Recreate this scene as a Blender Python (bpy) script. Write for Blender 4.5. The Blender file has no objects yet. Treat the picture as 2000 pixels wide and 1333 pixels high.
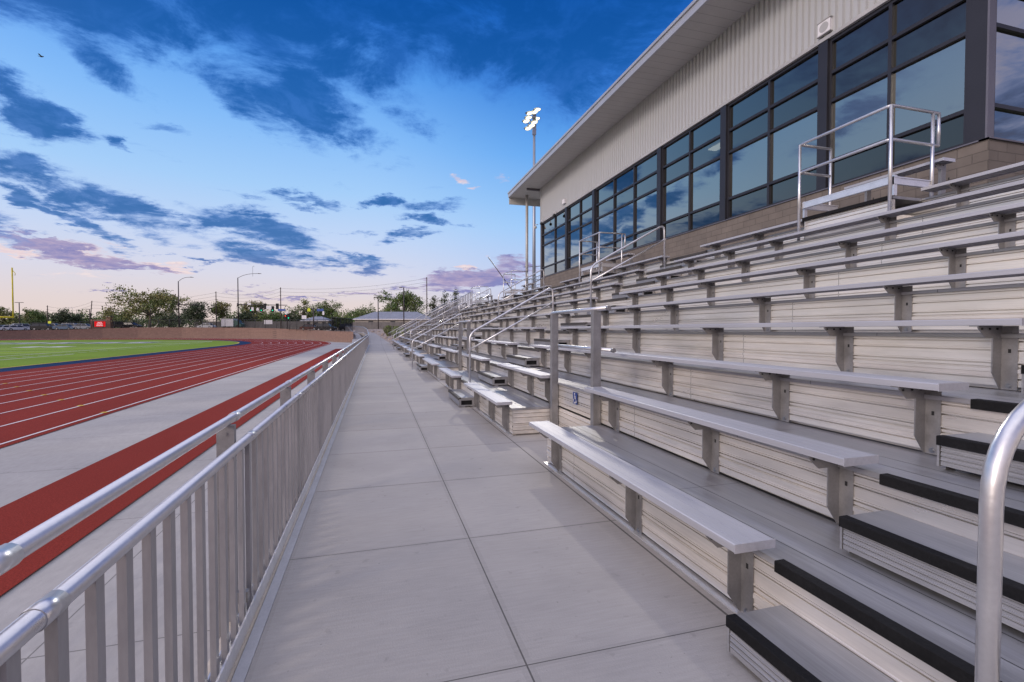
import bpy, math, random
from mathutils import Vector, Matrix
random.seed(7)
PI = math.pi
SUN_EL, SUN_AZ, SUN_W, SUN_ANG, SUN_C = 22., -116., 1.45, 14., (1,.86,.74)
GLOW_FILL, OVERHEAD_FILL, SKY_K, EXPO, FLOOD_W = (1.1,.93,.84), (1.0,.95,.94), 1.0, 0.05, 16000.
scene = bpy.context.scene
COL = scene.collection
CH = 1.634                                   # eye height above the walkway
S16, C16, FPX = 0.2756, 0.9613, 931.5

def lin(r, g, b):
    f = lambda c: (c / 255) / 12.92 if c <= 10 else (((c / 255) + 0.055) / 1.055) ** 2.4
    return (f(r), f(g), f(b), 1.0)

def P(u, d):                                 # plan position seen at photo column u, depth d
    t = (u - 1000) / FPX
    return d * (S16 + C16 * t), d * (C16 - S16 * t)

def lerp(a, b, t): return a + (b - a) * t
def interp(x, tab):
    if x <= tab[0][0]: return tab[0][1]
    for (x0, y0), (x1, y1) in zip(tab, tab[1:]):
        if x <= x1: return lerp(y0, y1, (x - x0) / (x1 - x0))
    return tab[-1][1]

# ------------------------------------------------------------------ mesh builder
class MB:
    def __init__(self):
        self.v, self.f, self.s, self.m = [], [], [], []
    def face(self, idx, smooth=False, mi=0):
        self.f.append(tuple(idx)); self.s.append(smooth); self.m.append(mi)
    def add(self, pts): 
        b = len(self.v); self.v.extend(Vector(p) for p in pts); return b
    def quad(self, a, b, c, d, mi=0, smooth=False):
        i = self.add((a, b, c, d)); self.face((i, i+1, i+2, i+3), smooth, mi); return self
    def box(self, x0, x1, y0, y1, z0, z1, mi=0, bev=0):
        if bev:
            return self.prism([(x0, z0), (x1, z0), (x1, z1-bev), (x1-bev, z1), (x0+bev, z1), (x0, z1-bev)], y0, y1, mi)
        i = self.add([(x0,y0,z0),(x1,y0,z0),(x1,y1,z0),(x0,y1,z0),(x0,y0,z1),(x1,y0,z1),(x1,y1,z1),(x0,y1,z1)])
        for q in ((0,3,2,1),(4,5,6,7),(0,1,5,4),(1,2,6,5),(2,3,7,6),(3,0,4,7)):
            self.face([i+k for k in q], False, mi)
        return self
    def prism(self, prof, y0, y1, mi=0, caps=True):      # (x,z) outline swept along y
        n = len(prof)
        i = self.add([(x, y0, z) for x, z in prof] + [(x, y1, z) for x, z in prof])
        for k in range(n):
            j = (k+1) % n
            self.face((i+k, i+j, i+n+j, i+n+k), False, mi)
        if caps:
            self.face([i+k for k in range(n)][::-1], False, mi)
            self.face([i+n+k for k in range(n)], False, mi)
        return self
    def sheet(self, prof, y0, y1, mi=0):                 # open (x,z) profile swept along y
        n = len(prof)
        i = self.add([(x, y0, z) for x, z in prof] + [(x, y1, z) for x, z in prof])
        for k in range(n-1):
            self.face((i+k, i+k+1, i+n+k+1, i+n+k), False, mi)
        return self
    def tube(self, path, r, n=10, caps=True, mi=0, r2=None):
        path = [Vector(p) for p in path]
        rings = []
        t0 = (path[1]-path[0]).normalized()
        up = Vector((0,0,1)) if abs(t0.z) < .9 else Vector((1,0,0))
        nrm = t0.cross(up).normalized()
        for k, p in enumerate(path):
            if k == 0: t = (path[1]-p).normalized()
            elif k == len(path)-1: t = (p-path[k-1]).normalized()
            else: t = ((path[k+1]-p).normalized() + (p-path[k-1]).normalized()).normalized()
            nrm = (nrm - t*nrm.dot(t)).normalized()
            bn = t.cross(nrm)
            rr = r if r2 is None else lerp(r, r2, k/(len(path)-1))
            rings.append(self.add([p + (nrm*math.cos(a)+bn*math.sin(a))*rr for a in (2*PI*q/n for q in range(n))]))
        for a, b in zip(rings, rings[1:]):
            for q in range(n):
                w = (q+1) % n
                self.face((a+q, a+w, b+w, b+q), True, mi)
        if caps:
            self.face([rings[0]+q for q in range(n)][::-1], False, mi)
            self.face([rings[-1]+q for q in range(n)], False, mi)
        return self
    def ball(self, c, r, n=10, m=6, mi=0, sq=(1,1,1)):
        c = Vector(c); b = len(self.v)
        for i in range(m+1):
            a = PI*i/m
            for j in range(n):
                q = 2*PI*j/n
                self.v.append(c + Vector((math.sin(a)*math.cos(q)*r*sq[0], math.sin(a)*math.sin(q)*r*sq[1], math.cos(a)*r*sq[2])))
        for i in range(m):
            for j in range(n):
                k = (j+1) % n
                self.face((b+i*n+j, b+(i+1)*n+j, b+(i+1)*n+k, b+i*n+k), True, mi)
        return self
    def xf(self, M):
        self.v = [M @ v for v in self.v]; return self
    def build(self, name, mats, parent=None, local=False):
        o0 = Vector((0,0,0))
        if parent is not None and not local:
            o0 = wloc(parent)
        me = bpy.data.meshes.new(name)
        me.from_pydata([tuple(v-o0) for v in self.v], [], self.f)
        if not isinstance(mats, (list, tuple)): mats = [mats]
        for m in mats: me.materials.append(m)
        me.polygons.foreach_set('use_smooth', self.s)
        me.polygons.foreach_set('material_index', self.m)
        me.update()
        ob = bpy.data.objects.new(name, me); COL.objects.link(ob)
        if parent is not None: ob.parent = parent
        return ob

def wloc(o):
    v = Vector(o.location)
    while o.parent is not None:
        o = o.parent; v = v + Vector(o.location)
    return v

def tag(o, label, cat, group=None):
    o['label'] = label; o['category'] = cat
    if group: o['group'] = group
    return o
def thing(name, loc, label, cat, group=None):
    o = bpy.data.objects.new(name, None); COL.objects.link(o); o.location = loc
    o.empty_display_size = .2
    return tag(o, label, cat, group)
def struct(name, mb, m):
    o = mb.build(name, m); o['kind'] = 'structure'; return o
def kids(o): return [c for c in bpy.data.objects if c.parent == o]
def copy_tree(o, loc=None, parent=None, rz=None, scale=None):
    c = o.copy(); COL.objects.link(c)
    if parent is not None: c.parent = parent
    if loc is not None: c.location = loc
    if rz is not None: c.rotation_euler = (0, 0, rz)
    if scale is not None: c.scale = scale
    for ch in kids(o):
        copy_tree(ch, parent=c)
    return c
def fillet(pts, r, n=5):
    pts = [Vector(p) for p in pts]; out = [pts[0]]
    for a, b, c in zip(pts, pts[1:], pts[2:]):
        d1 = (a-b).normalized(); d2 = (c-b).normalized()
        rr = min(r, (a-b).length*.45, (c-b).length*.45)
        s, e = b+d1*rr, b+d2*rr
        for k in range(n+1):
            t = k/n
            out.append((s*(1-t)+b*t)*(1-t) + (b*(1-t)+e*t)*t)
    out.append(pts[-1]); return out

# ------------------------------------------------------------------ materials
def nodes_of(name):
    m = bpy.data.materials.new(name); m.use_nodes = True
    nt = m.node_tree; nt.nodes.clear()
    return m, nt, nt.nodes, nt.links
def mk(name, col, rough=.6, metal=0., var=.12, vs=(1.5,1.5,1.5), fine=.06, fs=(40,40,40), bump=.0, bs=None, rvar=.0, spec=.5, tint=None, emit=0, specks=0):
    m, nt, N, L = nodes_of(name)
    out = N.new('ShaderNodeOutputMaterial'); b = N.new('ShaderNodeBsdfPrincipled')
    L.new(b.outputs[0], out.inputs[0])
    b.inputs['Roughness'].default_value = rough; b.inputs['Metallic'].default_value = metal
    b.inputs['Specular IOR Level'].default_value = spec
    geo = N.new('ShaderNodeNewGeometry')
    def noise(sc, det=4):
        mp = N.new('ShaderNodeVectorMath'); mp.operation = 'MULTIPLY'; mp.inputs[1].default_value = sc
        L.new(geo.outputs['Position'], mp.inputs[0])
        n = N.new('ShaderNodeTexNoise'); n.inputs['Scale'].default_value = 1; n.inputs['Detail'].default_value = det
        n.inputs['Roughness'].default_value = .6
        L.new(mp.outputs[0], n.inputs['Vector']); return n
    n1 = noise(vs); n2 = noise(fs, 3)
    def rng(n, a):
        r = N.new('ShaderNodeMapRange'); r.inputs[1].default_value = .3; r.inputs[2].default_value = .7
        r.inputs[3].default_value = 1-a; r.inputs[4].default_value = 1+a
        L.new(n.outputs['Fac'], r.inputs[0]); return r
    r1, r2 = rng(n1, var), rng(n2, fine)
    mu = N.new('ShaderNodeMath'); mu.operation = 'MULTIPLY'; L.new(r1.outputs[0], mu.inputs[0]); L.new(r2.outputs[0], mu.inputs[1])
    base = N.new('ShaderNodeRGB'); base.outputs[0].default_value = col
    src = base.outputs[0]
    if tint is not None:
        n3 = noise(tuple(v*.37 for v in vs), 2)
        mx = N.new('ShaderNodeMix'); mx.data_type = 'RGBA'
        rr = N.new('ShaderNodeMapRange'); rr.inputs[1].default_value = .4; rr.inputs[2].default_value = .62
        L.new(n3.outputs['Fac'], rr.inputs[0]); L.new(rr.outputs[0], mx.inputs[0])
        mx.inputs[6].default_value = col; mx.inputs[7].default_value = tint; src = mx.outputs[2]
    sc = N.new('ShaderNodeVectorMath'); sc.operation = 'SCALE'
    L.new(src, sc.inputs[0]); L.new(mu.outputs[0], sc.inputs['Scale'])
    L.new(sc.outputs[0], b.inputs['Base Color'])
    if specks:
        for scl, lo_, hi_, dk in ((9., .66, .74, .80), (38., .70, .76, .62), (1.1, .56, .72, .90)):
            n5 = noise((scl,)*3, 2); rr5 = N.new('ShaderNodeMapRange'); rr5.inputs[1].default_value = lo_; rr5.inputs[2].default_value = hi_
            rr5.inputs[3].default_value = 1; rr5.inputs[4].default_value = 1-(1-dk)*specks; L.new(n5.outputs['Fac'], rr5.inputs[0])
            s5 = N.new('ShaderNodeVectorMath'); s5.operation = 'SCALE'; L.new(sc.outputs[0], s5.inputs[0]); L.new(rr5.outputs[0], s5.inputs['Scale']); sc = s5
        L.new(sc.outputs[0], b.inputs['Base Color'])
    if rvar:
        r3 = N.new('ShaderNodeMapRange'); r3.inputs[1].default_value = .3; r3.inputs[2].default_value = .7
        r3.inputs[3].default_value = max(.02, rough-rvar); r3.inputs[4].default_value = min(1, rough+rvar)
        L.new(n1.outputs['Fac'], r3.inputs[0]); L.new(r3.outputs[0], b.inputs['Roughness'])
    if bump:
        n4 = noise(bs or fs, 4)
        bp = N.new('ShaderNodeBump'); bp.inputs['Strength'].default_value = bump; bp.inputs['Distance'].default_value = .01
        L.new(n4.outputs['Fac'], bp.inputs['Height']); L.new(bp.outputs[0], b.inputs['Normal'])
    if emit:
        L.new(src, b.inputs['Emission Color']); b.inputs['Emission Strength'].default_value = emit
    m['bsdf'] = b.name; m['scl'] = sc.name
    return m
def multiply_lines(m, exprs, dark=.35):
    """darken the base colour on thin lines; exprs: list of (axis, period, offset, width)"""
    nt = m.node_tree; N, L = nt.nodes, nt.links
    geo = N.new('ShaderNodeNewGeometry'); sep = N.new('ShaderNodeSeparateXYZ'); L.new(geo.outputs['Position'], sep.inputs[0])
    def M(op, a, b=None, c=None):
        n = N.new('ShaderNodeMath'); n.operation = op
        for i, x in enumerate((a, b, c)):
            if x is None: continue
            if isinstance(x, (int, float)): n.inputs[i].default_value = x
            else: L.new(x, n.inputs[i])
        return n.outputs[0]
    acc = None
    for ax, per, off, w in exprs:
        c = sep.outputs['XYZ'.index(ax)]
        if per is None: dd = M('ABSOLUTE', M('SUBTRACT', c, off))
        else: dd = M('PINGPONG', M('SUBTRACT', c, off), per/2)
        l = M('LESS_THAN', dd, w/2)
        acc = l if acc is None else M('MAXIMUM', acc, l)
    fac = M('SUBTRACT', 1.0, M('MULTIPLY', acc, 1-dark))
    sc = N[m['scl']]; b = N[m['bsdf']]
    s2 = N.new('ShaderNodeVectorMath'); s2.operation = 'SCALE'
    L.new(sc.outputs[0], s2.inputs[0]); L.new(fac, s2.inputs['Scale']); L.new(s2.outputs[0], b.inputs['Base Color'])
    m['scl'] = s2.name
    return m
def emis(name, col, st):
    m, nt, N, L = nodes_of(name)
    o = N.new('ShaderNodeOutputMaterial'); e = N.new('ShaderNodeEmission')
    e.inputs[0].default_value = col; e.inputs[1].default_value = st; L.new(e.outputs[0], o.inputs[0]); return m

M = {}
# concrete walkway with saw joints (1.48 m bays, one joint down the middle, one by the stand)
M['walk'] = multiply_lines(mk('walkway_concrete', (.365,.343,.322,1), .8, spec=.2, specks=.7, var=.05, vs=(.9,1.4,1), fine=.055, fs=(5,46,20), bump=.25, bs=(90,90,90), tint=(.335,.318,.305,1)),
     [('X',None,.70,.009),('X',None,1.93,.016),('Y',1.48,3.66,.007)], .35)
M['apron'] = multiply_lines(mk('apron_concrete', (.37,.352,.335,1), .85, spec=.15, specks=.6, var=.07, vs=(.5,.9,1), fine=.06, fs=(22,8,20), bump=.2, bs=(80,80,80), tint=(.31,.30,.297,1)),
     [('Y',2.2,1.1,.010),('X',None,-1.9,.010)], .5)
multiply_lines(M['walk'], [('X',None,.70,.07),('Y',1.48,3.66,.05),('X',None,-.60,.06)], .93)
def slab_tone(m, x0, dx, y0, dy, amp):
    nt = m.node_tree; N, L = nt.nodes, nt.links
    geo = N.new('ShaderNodeNewGeometry'); sb = N.new('ShaderNodeVectorMath'); sb.operation = 'SUBTRACT'; sb.inputs[1].default_value = (x0, y0, 0); L.new(geo.outputs['Position'], sb.inputs[0])
    dv = N.new('ShaderNodeVectorMath'); dv.operation = 'DIVIDE'; dv.inputs[1].default_value = (dx, dy, 1000); L.new(sb.outputs[0], dv.inputs[0])
    fl = N.new('ShaderNodeVectorMath'); fl.operation = 'FLOOR'; L.new(dv.outputs[0], fl.inputs[0])
    wn = N.new('ShaderNodeTexWhiteNoise'); L.new(fl.outputs[0], wn.inputs['Vector'])
    r = N.new('ShaderNodeMapRange'); r.inputs[3].default_value = 1-amp; r.inputs[4].default_value = 1+amp; L.new(wn.outputs['Value'], r.inputs[0])
    s2 = N.new('ShaderNodeVectorMath'); s2.operation = 'SCALE'; L.new(N[m['scl']].outputs[0], s2.inputs[0]); L.new(r.outputs[0], s2.inputs['Scale'])
    L.new(s2.outputs[0], N[m['bsdf']].inputs['Base Color']); m['scl'] = s2.name
slab_tone(M['walk'], .70, 2.6, 3.66, 1.48, .045); slab_tone(M['apron'], -1.9, 4.0, 1.1, 2.2, .04)
M['kerb'] = mk('kerb_concrete', (.43,.365,.285,1), .85, var=.16, vs=(6,1.6,4), fine=.10, fs=(40,20,40), bump=.4, bs=(60,60,60), tint=(.46,.42,.37,1))
M['sealant'] = mk('joint_sealant', (.37,.37,.39,1), .55, var=.1, vs=(8,3,3), bump=.5, bs=(14,9,9))
M['alu_rail'] = mk('rail_aluminium', (.62,.62,.64,1), .34, .80, var=.05, vs=(5,5,5), fine=.04, fs=(60,60,60), rvar=.08, bump=.05, bs=(30,30,30))
M['alu_picket'] = mk('picket_aluminium', (.36,.35,.36,1), .42, .60, var=.10, vs=(9,9,2.5), fine=.05, fs=(80,80,20), rvar=.1)
M['alu_deck'] = mk('tread_aluminium', (.37,.37,.38,1), .40, .6, var=.18, vs=(6,.9,3), fine=.10, fs=(110,2.2,40), rvar=.12, tint=(.34,.34,.37,1), bump=.1, bs=(160,.8,30))
M['alu_riser'] = mk('riser_aluminium', (.80,.75,.685,1), .36, .62, var=.13, vs=(3,.9,4), fine=.06, fs=(20,2.0,90), rvar=.10, tint=(.64,.62,.60,1))
multiply_lines(M['alu_riser'], [('Y',3.66,1.02,.007)], .35); multiply_lines(M['alu_deck'], [('Y',5.5,3.1,.006)], .4)
M['alu_seat'] = mk('seat_aluminium', (.45,.45,.48,1), .52, .45, var=.05, vs=(3,.6,3), fine=.05, fs=(150,1.2,60), rvar=.06, bump=.08, bs=(220,.6,30))
M['alu_cap'] = mk('cap_aluminium', (.58,.58,.62,1), .45, .6, var=.04)
M['alu_bracket'] = mk('bracket_aluminium', (.26,.255,.26,1), .5, .6, var=.16, vs=(9,9,7), fine=.07, fs=(60,60,60), rvar=.12)
M['alu_frame'] = mk('frame_aluminium', (.70,.70,.72,1), .34, .7, var=.08, vs=(6,6,6))
M['rubber'] = mk('rubber', (.010,.010,.011,1), .75, spec=.15, var=.3, vs=(9,3,9), fine=.2, fs=(60,60,60), bump=.25, bs=(60,60,60))
M['rubber_sheen'] = mk('sheen_rubber', (.055,.05,.046,1), .6, spec=.3, var=.3)  # grey-brown tone paints the sky's reflection onto the farther nosings
M['dark'] = mk('dark_gap', (.012,.012,.014,1), .8)
M['bolt'] = mk('bolt_steel', (.30,.30,.31,1), .35, .9)
M['black'] = mk('black_paint', (.02,.02,.022,1), .45)
M['bronze'] = mk('dark_bronze', (.022,.022,.030,1), .45, .2, var=.1)
M['bronze_l'] = mk('bronze_light', (.16,.15,.17,1), .42, .5, var=.08)
M['metalwall'] = mk('wall_metal', (.43,.44,.455,1), .5, .0, var=.03, vs=(.4,.3,.25), fine=.01)
M['soffit'] = multiply_lines(mk('soffit_panel', (.46,.45,.43,1), .6, var=.05), [('Y',.32,0,.014)], .6)
M['fascia'] = mk('fascia_metal', (.42,.43,.46,1), .4, .3, var=.06)
M['sill'] = mk('sill_metal', (.45,.44,.43,1), .5, .2)
M['track'] = mk('track_rubber', (.20,.029,.021,1), .95, spec=.08, var=.10, vs=(.3,.15,1), fine=.30, fs=(70,70,70), bump=.5, bs=(90,90,90))
M['turf'] = mk('turf', (.17,.26,.028,1), .95, spec=.1, var=.10, vs=(.2,.2,1), fine=.25, fs=(14,14,14))
M['navy'] = mk('navy_rubber', (.006,.03,.085,1), .9, spec=.1, var=.1)
M['line'] = mk('line_paint', (.62,.60,.60,1), .7, var=.08)
M['yline'] = mk('yellow_paint', (.55,.38,.03,1), .7)
M['yellow'] = mk('yellow_paint_gloss', (.66,.52,.015,1), .4)
M['wood'] = multiply_lines(mk('weathered_wood', (.13,.122,.122,1), .85, var=.2, vs=(2,2,.6)), [('X',.16,0,.02)], .5)
M['pole_wood'] = mk('pole_wood', (.07,.05,.042,1), .9)
M['asphalt'] = mk('asphalt', (.06,.06,.064,1), .9, var=.2, vs=(.3,.3,1))
M['soil'] = mk('soil', (.16,.14,.10,1), .95, var=.3, vs=(.2,.2,1), tint=(.09,.12,.045,1))
M['rockbed'] = mk('rock_bed', (.30,.24,.20,1), .95, var=.4, vs=(2.5,2.5,2.5), fine=.4, fs=(9,9,9), bump=.8, bs=(6,6,6))
M['bark'] = mk('bark', (.10,.075,.055,1), .95, var=.3, vs=(3,3,1), bump=.5, bs=(14,14,4))
M['bark_pale'] = mk('bark_pale', (.20,.17,.13,1), .95, var=.3, vs=(3,3,1))
def leafmat(name, c1, c2):
    m = mk(name, c1, .7, var=.35, vs=(.9,.9,.9), fine=.35, fs=(5,5,5), tint=c2)
    b = m.node_tree.nodes[m['bsdf']]; b.inputs['Subsurface Weight'].default_value = 0
    return m
M['leaf_a'] = leafmat('leaves_olive', (.15,.19,.05,1), (.22,.19,.06,1))
M['leaf_b'] = leafmat('leaves_green', (.095,.16,.04,1), (.14,.17,.05,1))
M['leaf_c'] = leafmat('leaves_dark', (.052,.075,.034,1), (.08,.10,.04,1))
M['leaf_d'] = leafmat('leaves_bright', (.14,.19,.04,1), (.10,.13,.035,1))
M['shrub'] = leafmat('leaves_shrub', (.16,.15,.08,1), (.10,.12,.04,1))
M['roof_sh'] = mk('roof_shingle', (.20,.22,.27,1), .8, var=.15, vs=(1,1,3), fine=.15, fs=(5,5,8))
M['siding'] = mk('house_siding', (.30,.28,.25,1), .8)
M['white'] = mk('white_paint', (.72,.71,.74,1), .6, var=.06)
M['blue'] = mk('sign_blue', (.03,.08,.33,1), .5)
M['dkblue'] = mk('access_blue', (.015,.035,.16,1), .5)
M['brown_steel'] = mk('brown_steel', (.045,.032,.032,1), .5, .2)
M['galv'] = mk('galvanised_steel', (.33,.36,.42,1), .45, .6, var=.12, vs=(3,3,.5))
M['yellow_sign'] = mk('fluorescent_sign', (.62,.70,.02,1), .5)
M['glass_car'] = mk('car_glass', (.02,.025,.035,1), .28, spec=.5)
M['tyre'] = mk('tyre', (.015,.015,.015,1), .8)
M['rim'] = mk('rim', (.45,.45,.47,1), .35, .8)
for nm, c in dict(white=(.68,.69,.72,1), silver=(.40,.43,.48,1), black=(.012,.012,.016,1), maroon=(.10,.028,.026,1), grey=(.13,.14,.16,1), bluegrey=(.16,.24,.36,1), green=(.03,.10,.09,1)).items():
    M['car_'+nm] = mk('car_paint_'+nm, c, .22, .15, var=.03, spec=.7)
# block walls
def blockmat(name, c1, c2, mortar, bw, bh, axis, msize=.012):
    m, nt, N, L = nodes_of(name)
    out = N.new('ShaderNodeOutputMaterial'); b = N.new('ShaderNodeBsdfPrincipled'); L.new(b.outputs[0], out.inputs[0])
    b.inputs['Roughness'].default_value = .9
    geo = N.new('ShaderNodeNewGeometry'); sep = N.new('ShaderNodeSeparateXYZ'); L.new(geo.outputs['Position'], sep.inputs[0])
    cb = N.new('ShaderNodeCombineXYZ')
    if axis == 'XY':
        ad = N.new('ShaderNodeMath'); ad.operation = 'ADD'; L.new(sep.outputs[0], ad.inputs[0]); L.new(sep.outputs[1], ad.inputs[1]); L.new(ad.outputs[0], cb.inputs[0])
    else: L.new(sep.outputs['XYZ'.index(axis)], cb.inputs[0])
    L.new(sep.outputs[2], cb.inputs[1])
    br = N.new('ShaderNodeTexBrick'); L.new(cb.outputs[0], br.inputs['Vector'])
    br.inputs['Color1'].default_value = c1; br.inputs['Color2'].default_value = c2; br.inputs['Mortar'].default_value = mortar
    br.inputs['Scale'].default_value = 1; br.inputs['Brick Width'].default_value = bw; br.inputs['Row Height'].default_value = bh
    br.inputs['Mortar Size'].default_value = msize; br.inputs['Mortar Smooth'].default_value = .3
    n = N.new('ShaderNodeTexNoise'); n.inputs['Scale'].default_value = 3; n.inputs['Detail'].default_value = 6; L.new(geo.outputs['Position'], n.inputs['Vector'])
    r = N.new('ShaderNodeMapRange'); r.inputs[3].default_value = .75; r.inputs[4].default_value = 1.25; L.new(n.outputs['Fac'], r.inputs[0])
    sc = N.new('ShaderNodeVectorMath'); sc.operation = 'SCALE'; L.new(br.outputs['Color'], sc.inputs[0]); L.new(r.outputs[0], sc.inputs['Scale'])
    L.new(sc.outputs[0], b.inputs['Base Color'])
    bp = N.new('ShaderNodeBump'); bp.inputs['Strength'].default_value = .5; bp.inputs['Distance'].default_value = .01; bp.invert = True
    L.new(br.outputs['Fac'], bp.inputs['Height']); L.new(bp.outputs[0], b.inputs['Normal'])
    return m
M['block'] = blockmat('tan_block', (.165,.14,.122,1), (.142,.122,.108,1), (.105,.09,.08,1), .406, .152, 'XY', .008)
M['retain'] = blockmat('retaining_block', (.235,.150,.118,1), (.205,.130,.105,1), (.15,.10,.085,1), .45, .2, 'XY', .012)
M['brick'] = blockmat('sign_brick', (.20,.09,.06,1), (.17,.075,.05,1), (.2,.17,.15,1), .3, .1, 'XY')
# tinted window glass
def glassmat(name, f0, fk, tint):
    m, nt, N, L = nodes_of(name)
    out = N.new('ShaderNodeOutputMaterial')
    tr = N.new('ShaderNodeBsdfTransparent'); tr.inputs[0].default_value = tint
    gl = N.new('ShaderNodeBsdfGlossy'); gl.inputs['Roughness'].default_value = .015; gl.inputs[0].default_value = (.93,.93,.86,1)
    lw = N.new('ShaderNodeLayerWeight'); lw.inputs['Blend'].default_value = .5
    mx = N.new('ShaderNodeMixShader')
    n = N.new('ShaderNodeTexNoise'); n.inputs['Scale'].default_value = .55; n.inputs['Detail'].default_value = 1
    geo = N.new('ShaderNodeNewGeometry'); L.new(geo.outputs['Position'], n.inputs['Vector'])
    bp = N.new('ShaderNodeBump'); bp.inputs['Strength'].default_value = .12; bp.inputs['Distance'].default_value = .05
    L.new(n.outputs['Fac'], bp.inputs['Height']); L.new(bp.outputs[0], gl.inputs['Normal'])
    pw = N.new('ShaderNodeMath'); pw.operation = 'MULTIPLY'; L.new(lw.outputs['Facing'], pw.inputs[0]); L.new(lw.outputs['Facing'], pw.inputs[1])
    fa = N.new('ShaderNodeMath'); fa.operation = 'MULTIPLY_ADD'; fa.inputs[1].default_value = fk; fa.inputs[2].default_value = f0; L.new(pw.outputs[0], fa.inputs[0])
    L.new(fa.outputs[0], mx.inputs[0]); L.new(tr.outputs[0], mx.inputs[1]); L.new(gl.outputs[0], mx.inputs[2]); L.new(mx.outputs[0], out.inputs[0])
    return m
M['glass'] = glassmat('vision_glass', .27, .80, (.20,.26,.29,1)); M['glass_dark'] = glassmat('dark_glass', .055, .95, (.05,.06,.08,1))
def meshmat(name, col, fac):
    m, nt, N, L = nodes_of(name)
    out = N.new('ShaderNodeOutputMaterial'); tr = N.new('ShaderNodeBsdfTransparent'); df = N.new('ShaderNodeBsdfDiffuse'); df.inputs[0].default_value = col
    mx = N.new('ShaderNodeMixShader'); mx.inputs[0].default_value = fac
    L.new(tr.outputs[0], mx.inputs[1]); L.new(df.outputs[0], mx.inputs[2]); L.new(mx.outputs[0], out.inputs[0]); return m
M['chainlink'] = meshmat('chainlink_mesh', (.03,.03,.03,1), .30)
M['screen'] = meshmat('windscreen_mesh', (.02,.02,.022,1), .72)
M['interior'] = mk('room_wall', (.16,.165,.175,1), .8)
M['ceil_lamp'] = emis('room_lamp', (1,.86,.55,1), 5.0)
M['led'] = emis('led_red', (1,.01,.015,1), .95)
M['ledtxt'] = emis('led_text', (1,.75,.8,1), 1.2)
M['floodlens'] = emis('flood_lens', (1,.90,.62,1), 3.0)
M['sig_g'] = emis('signal_green', (.0,.9,.45,1), 1.6)
M['sig_r'] = emis('signal_red', (1,.06,.02,1), 1.8)
M['headlamp'] = emis('car_headlamp', (1,.62,.30,1), 2.5)
ORD = ['zeroth','first','second','third','fourth','fifth','sixth','seventh','eighth','ninth']
# ================================================================== ground level: field, track, apron, walkway
YB = 57.0                                    # far end of the stand
ZT = -.206                                   # track level
CX, CY = -52.2, 64.0                         # centre of the track's bend
struct('ground', MB().quad((-3000,-3000,ZT-.03),(3000,-3000,ZT-.03),(3000,3000,ZT-.03),(-3000,3000,ZT-.03)), M['soil'])
mb = MB(); mb.quad((-150,-40,ZT-.012),(-.78,-40,ZT-.012),(-.78,70,ZT-.012),(-150,70,ZT-.012))
b = mb.add([(CX-54, 70, ZT-.012)] + [(CX+54.5*math.cos(a), 70+ (54)*math.sin(a), ZT-.012) for a in [PI*k/40 for k in range(41)]])
for k in range(1, 41): mb.face((b, b+k, b+k+1))
struct('concrete_apron', mb, M['apron'])
def oval(off, seg=64):                       # half stadium outline: straight at x, half ellipse, straight back
    rx = 52.2 - off
    ry = rx*1.25
    return [(CX+rx, -40)] + [(CX+rx*math.cos(PI*k/seg), CY+ry*math.sin(PI*k/seg)) for k in range(seg+1)] + [(CX-rx, -40)]
def band(o1, o2, z):
    a, c = oval(o1), oval(o2)
    mb = MB()
    for (p, q, r, s) in zip(a, a[1:], c[1:], c):
        mb.quad((*p, z), (*q, z), (*r, z), (*s, z))
    return mb
struct('running_track', band(5.63, 15.75, ZT), M['track'])
struct('track_kerb_band', band(15.75, 17.25, ZT+.002), M['navy'])
mb = MB()
for k in range(9): 
    o = 5.81+1.067*k
    for bb in (band(o-.024, o+.024, ZT+.004),): 
        base = len(mb.v); mb.v += bb.v; mb.f += [tuple(i+base for i in f) for f in bb.f]; mb.s += bb.s; mb.m += bb.m
# start marks and yellow exchange ticks
for k in range(9):
    x = -5.81-1.067*k
    pts = [(x-.05-.55*math.sin(a)*1.0, 64.5+k*.32+1.3*math.cos(a)) for a in [PI*q/8-.0 for q in range(9)]]
    for p, q in zip(pts, pts[1:]):
        mb.quad((p[0],p[1]-.10,ZT+.008),(p[0],p[1]+.10,ZT+.008),(q[0],q[1]+.10,ZT+.008),(q[0],q[1]-.10,ZT+.008))
struct('lane_lines', mb, M['line'])
mb = MB()
for k in range(9):
    x = -5.81-1.067*k
    for y in (12.6+k*1.3,):
        mb.quad((x-.06,y,ZT+.010),(x+.06,y,ZT+.010),(x+.06,y+.14,ZT+.010),(x-.06,y+.14,ZT+.010))
struct('exchange_marks', mb, M['yline'])
mb = MB(); fo = oval(17.30)
b = mb.add([(CX, CY, ZT+.004)] + [(*p, ZT+.004) for p in fo])
for k in range(1, len(fo)): mb.face((b, b+k, b+k+1))
mb.face((b, b+len(fo), b+1))
struct('turf_field', mb, M['turf'])
struct('turf_edge_line', band(17.25, 17.42, ZT+.008), M['yline'])
mb = MB()
for k in range(-6, 13):
    if k % 2: mb.quad((-78, 4.57*k+5, ZT+.007), (-25, 4.57*k+5, ZT+.007), (-25, 4.57*(k+1)+5, ZT+.007), (-78, 4.57*(k+1)+5, ZT+.007))
M['turf2'] = mk('turf_light', (.215,.315,.032,1), .95, spec=.1, var=.1, vs=(.2,.2,1), fine=.25, fs=(14,14,14))
struct('turf_stripes', mb, M['turf2'])
mb = MB(); z = ZT+.011
Q = lambda x0, x1, y0, y1: mb.quad((x0,y0,z),(x1,y0,z),(x1,y1,z),(x0,y1,z))
Q(-25.0,-24.85,-40,86); Q(-22.1,-21.95,-40,44)
for k in range(60): Q(-23.4,-22.8,-20+k*1.6,-19.85+k*1.6)
for k in range(-5, 14): Q(-78,-25, 5+4.57*k, 5.12+4.57*k)
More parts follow.
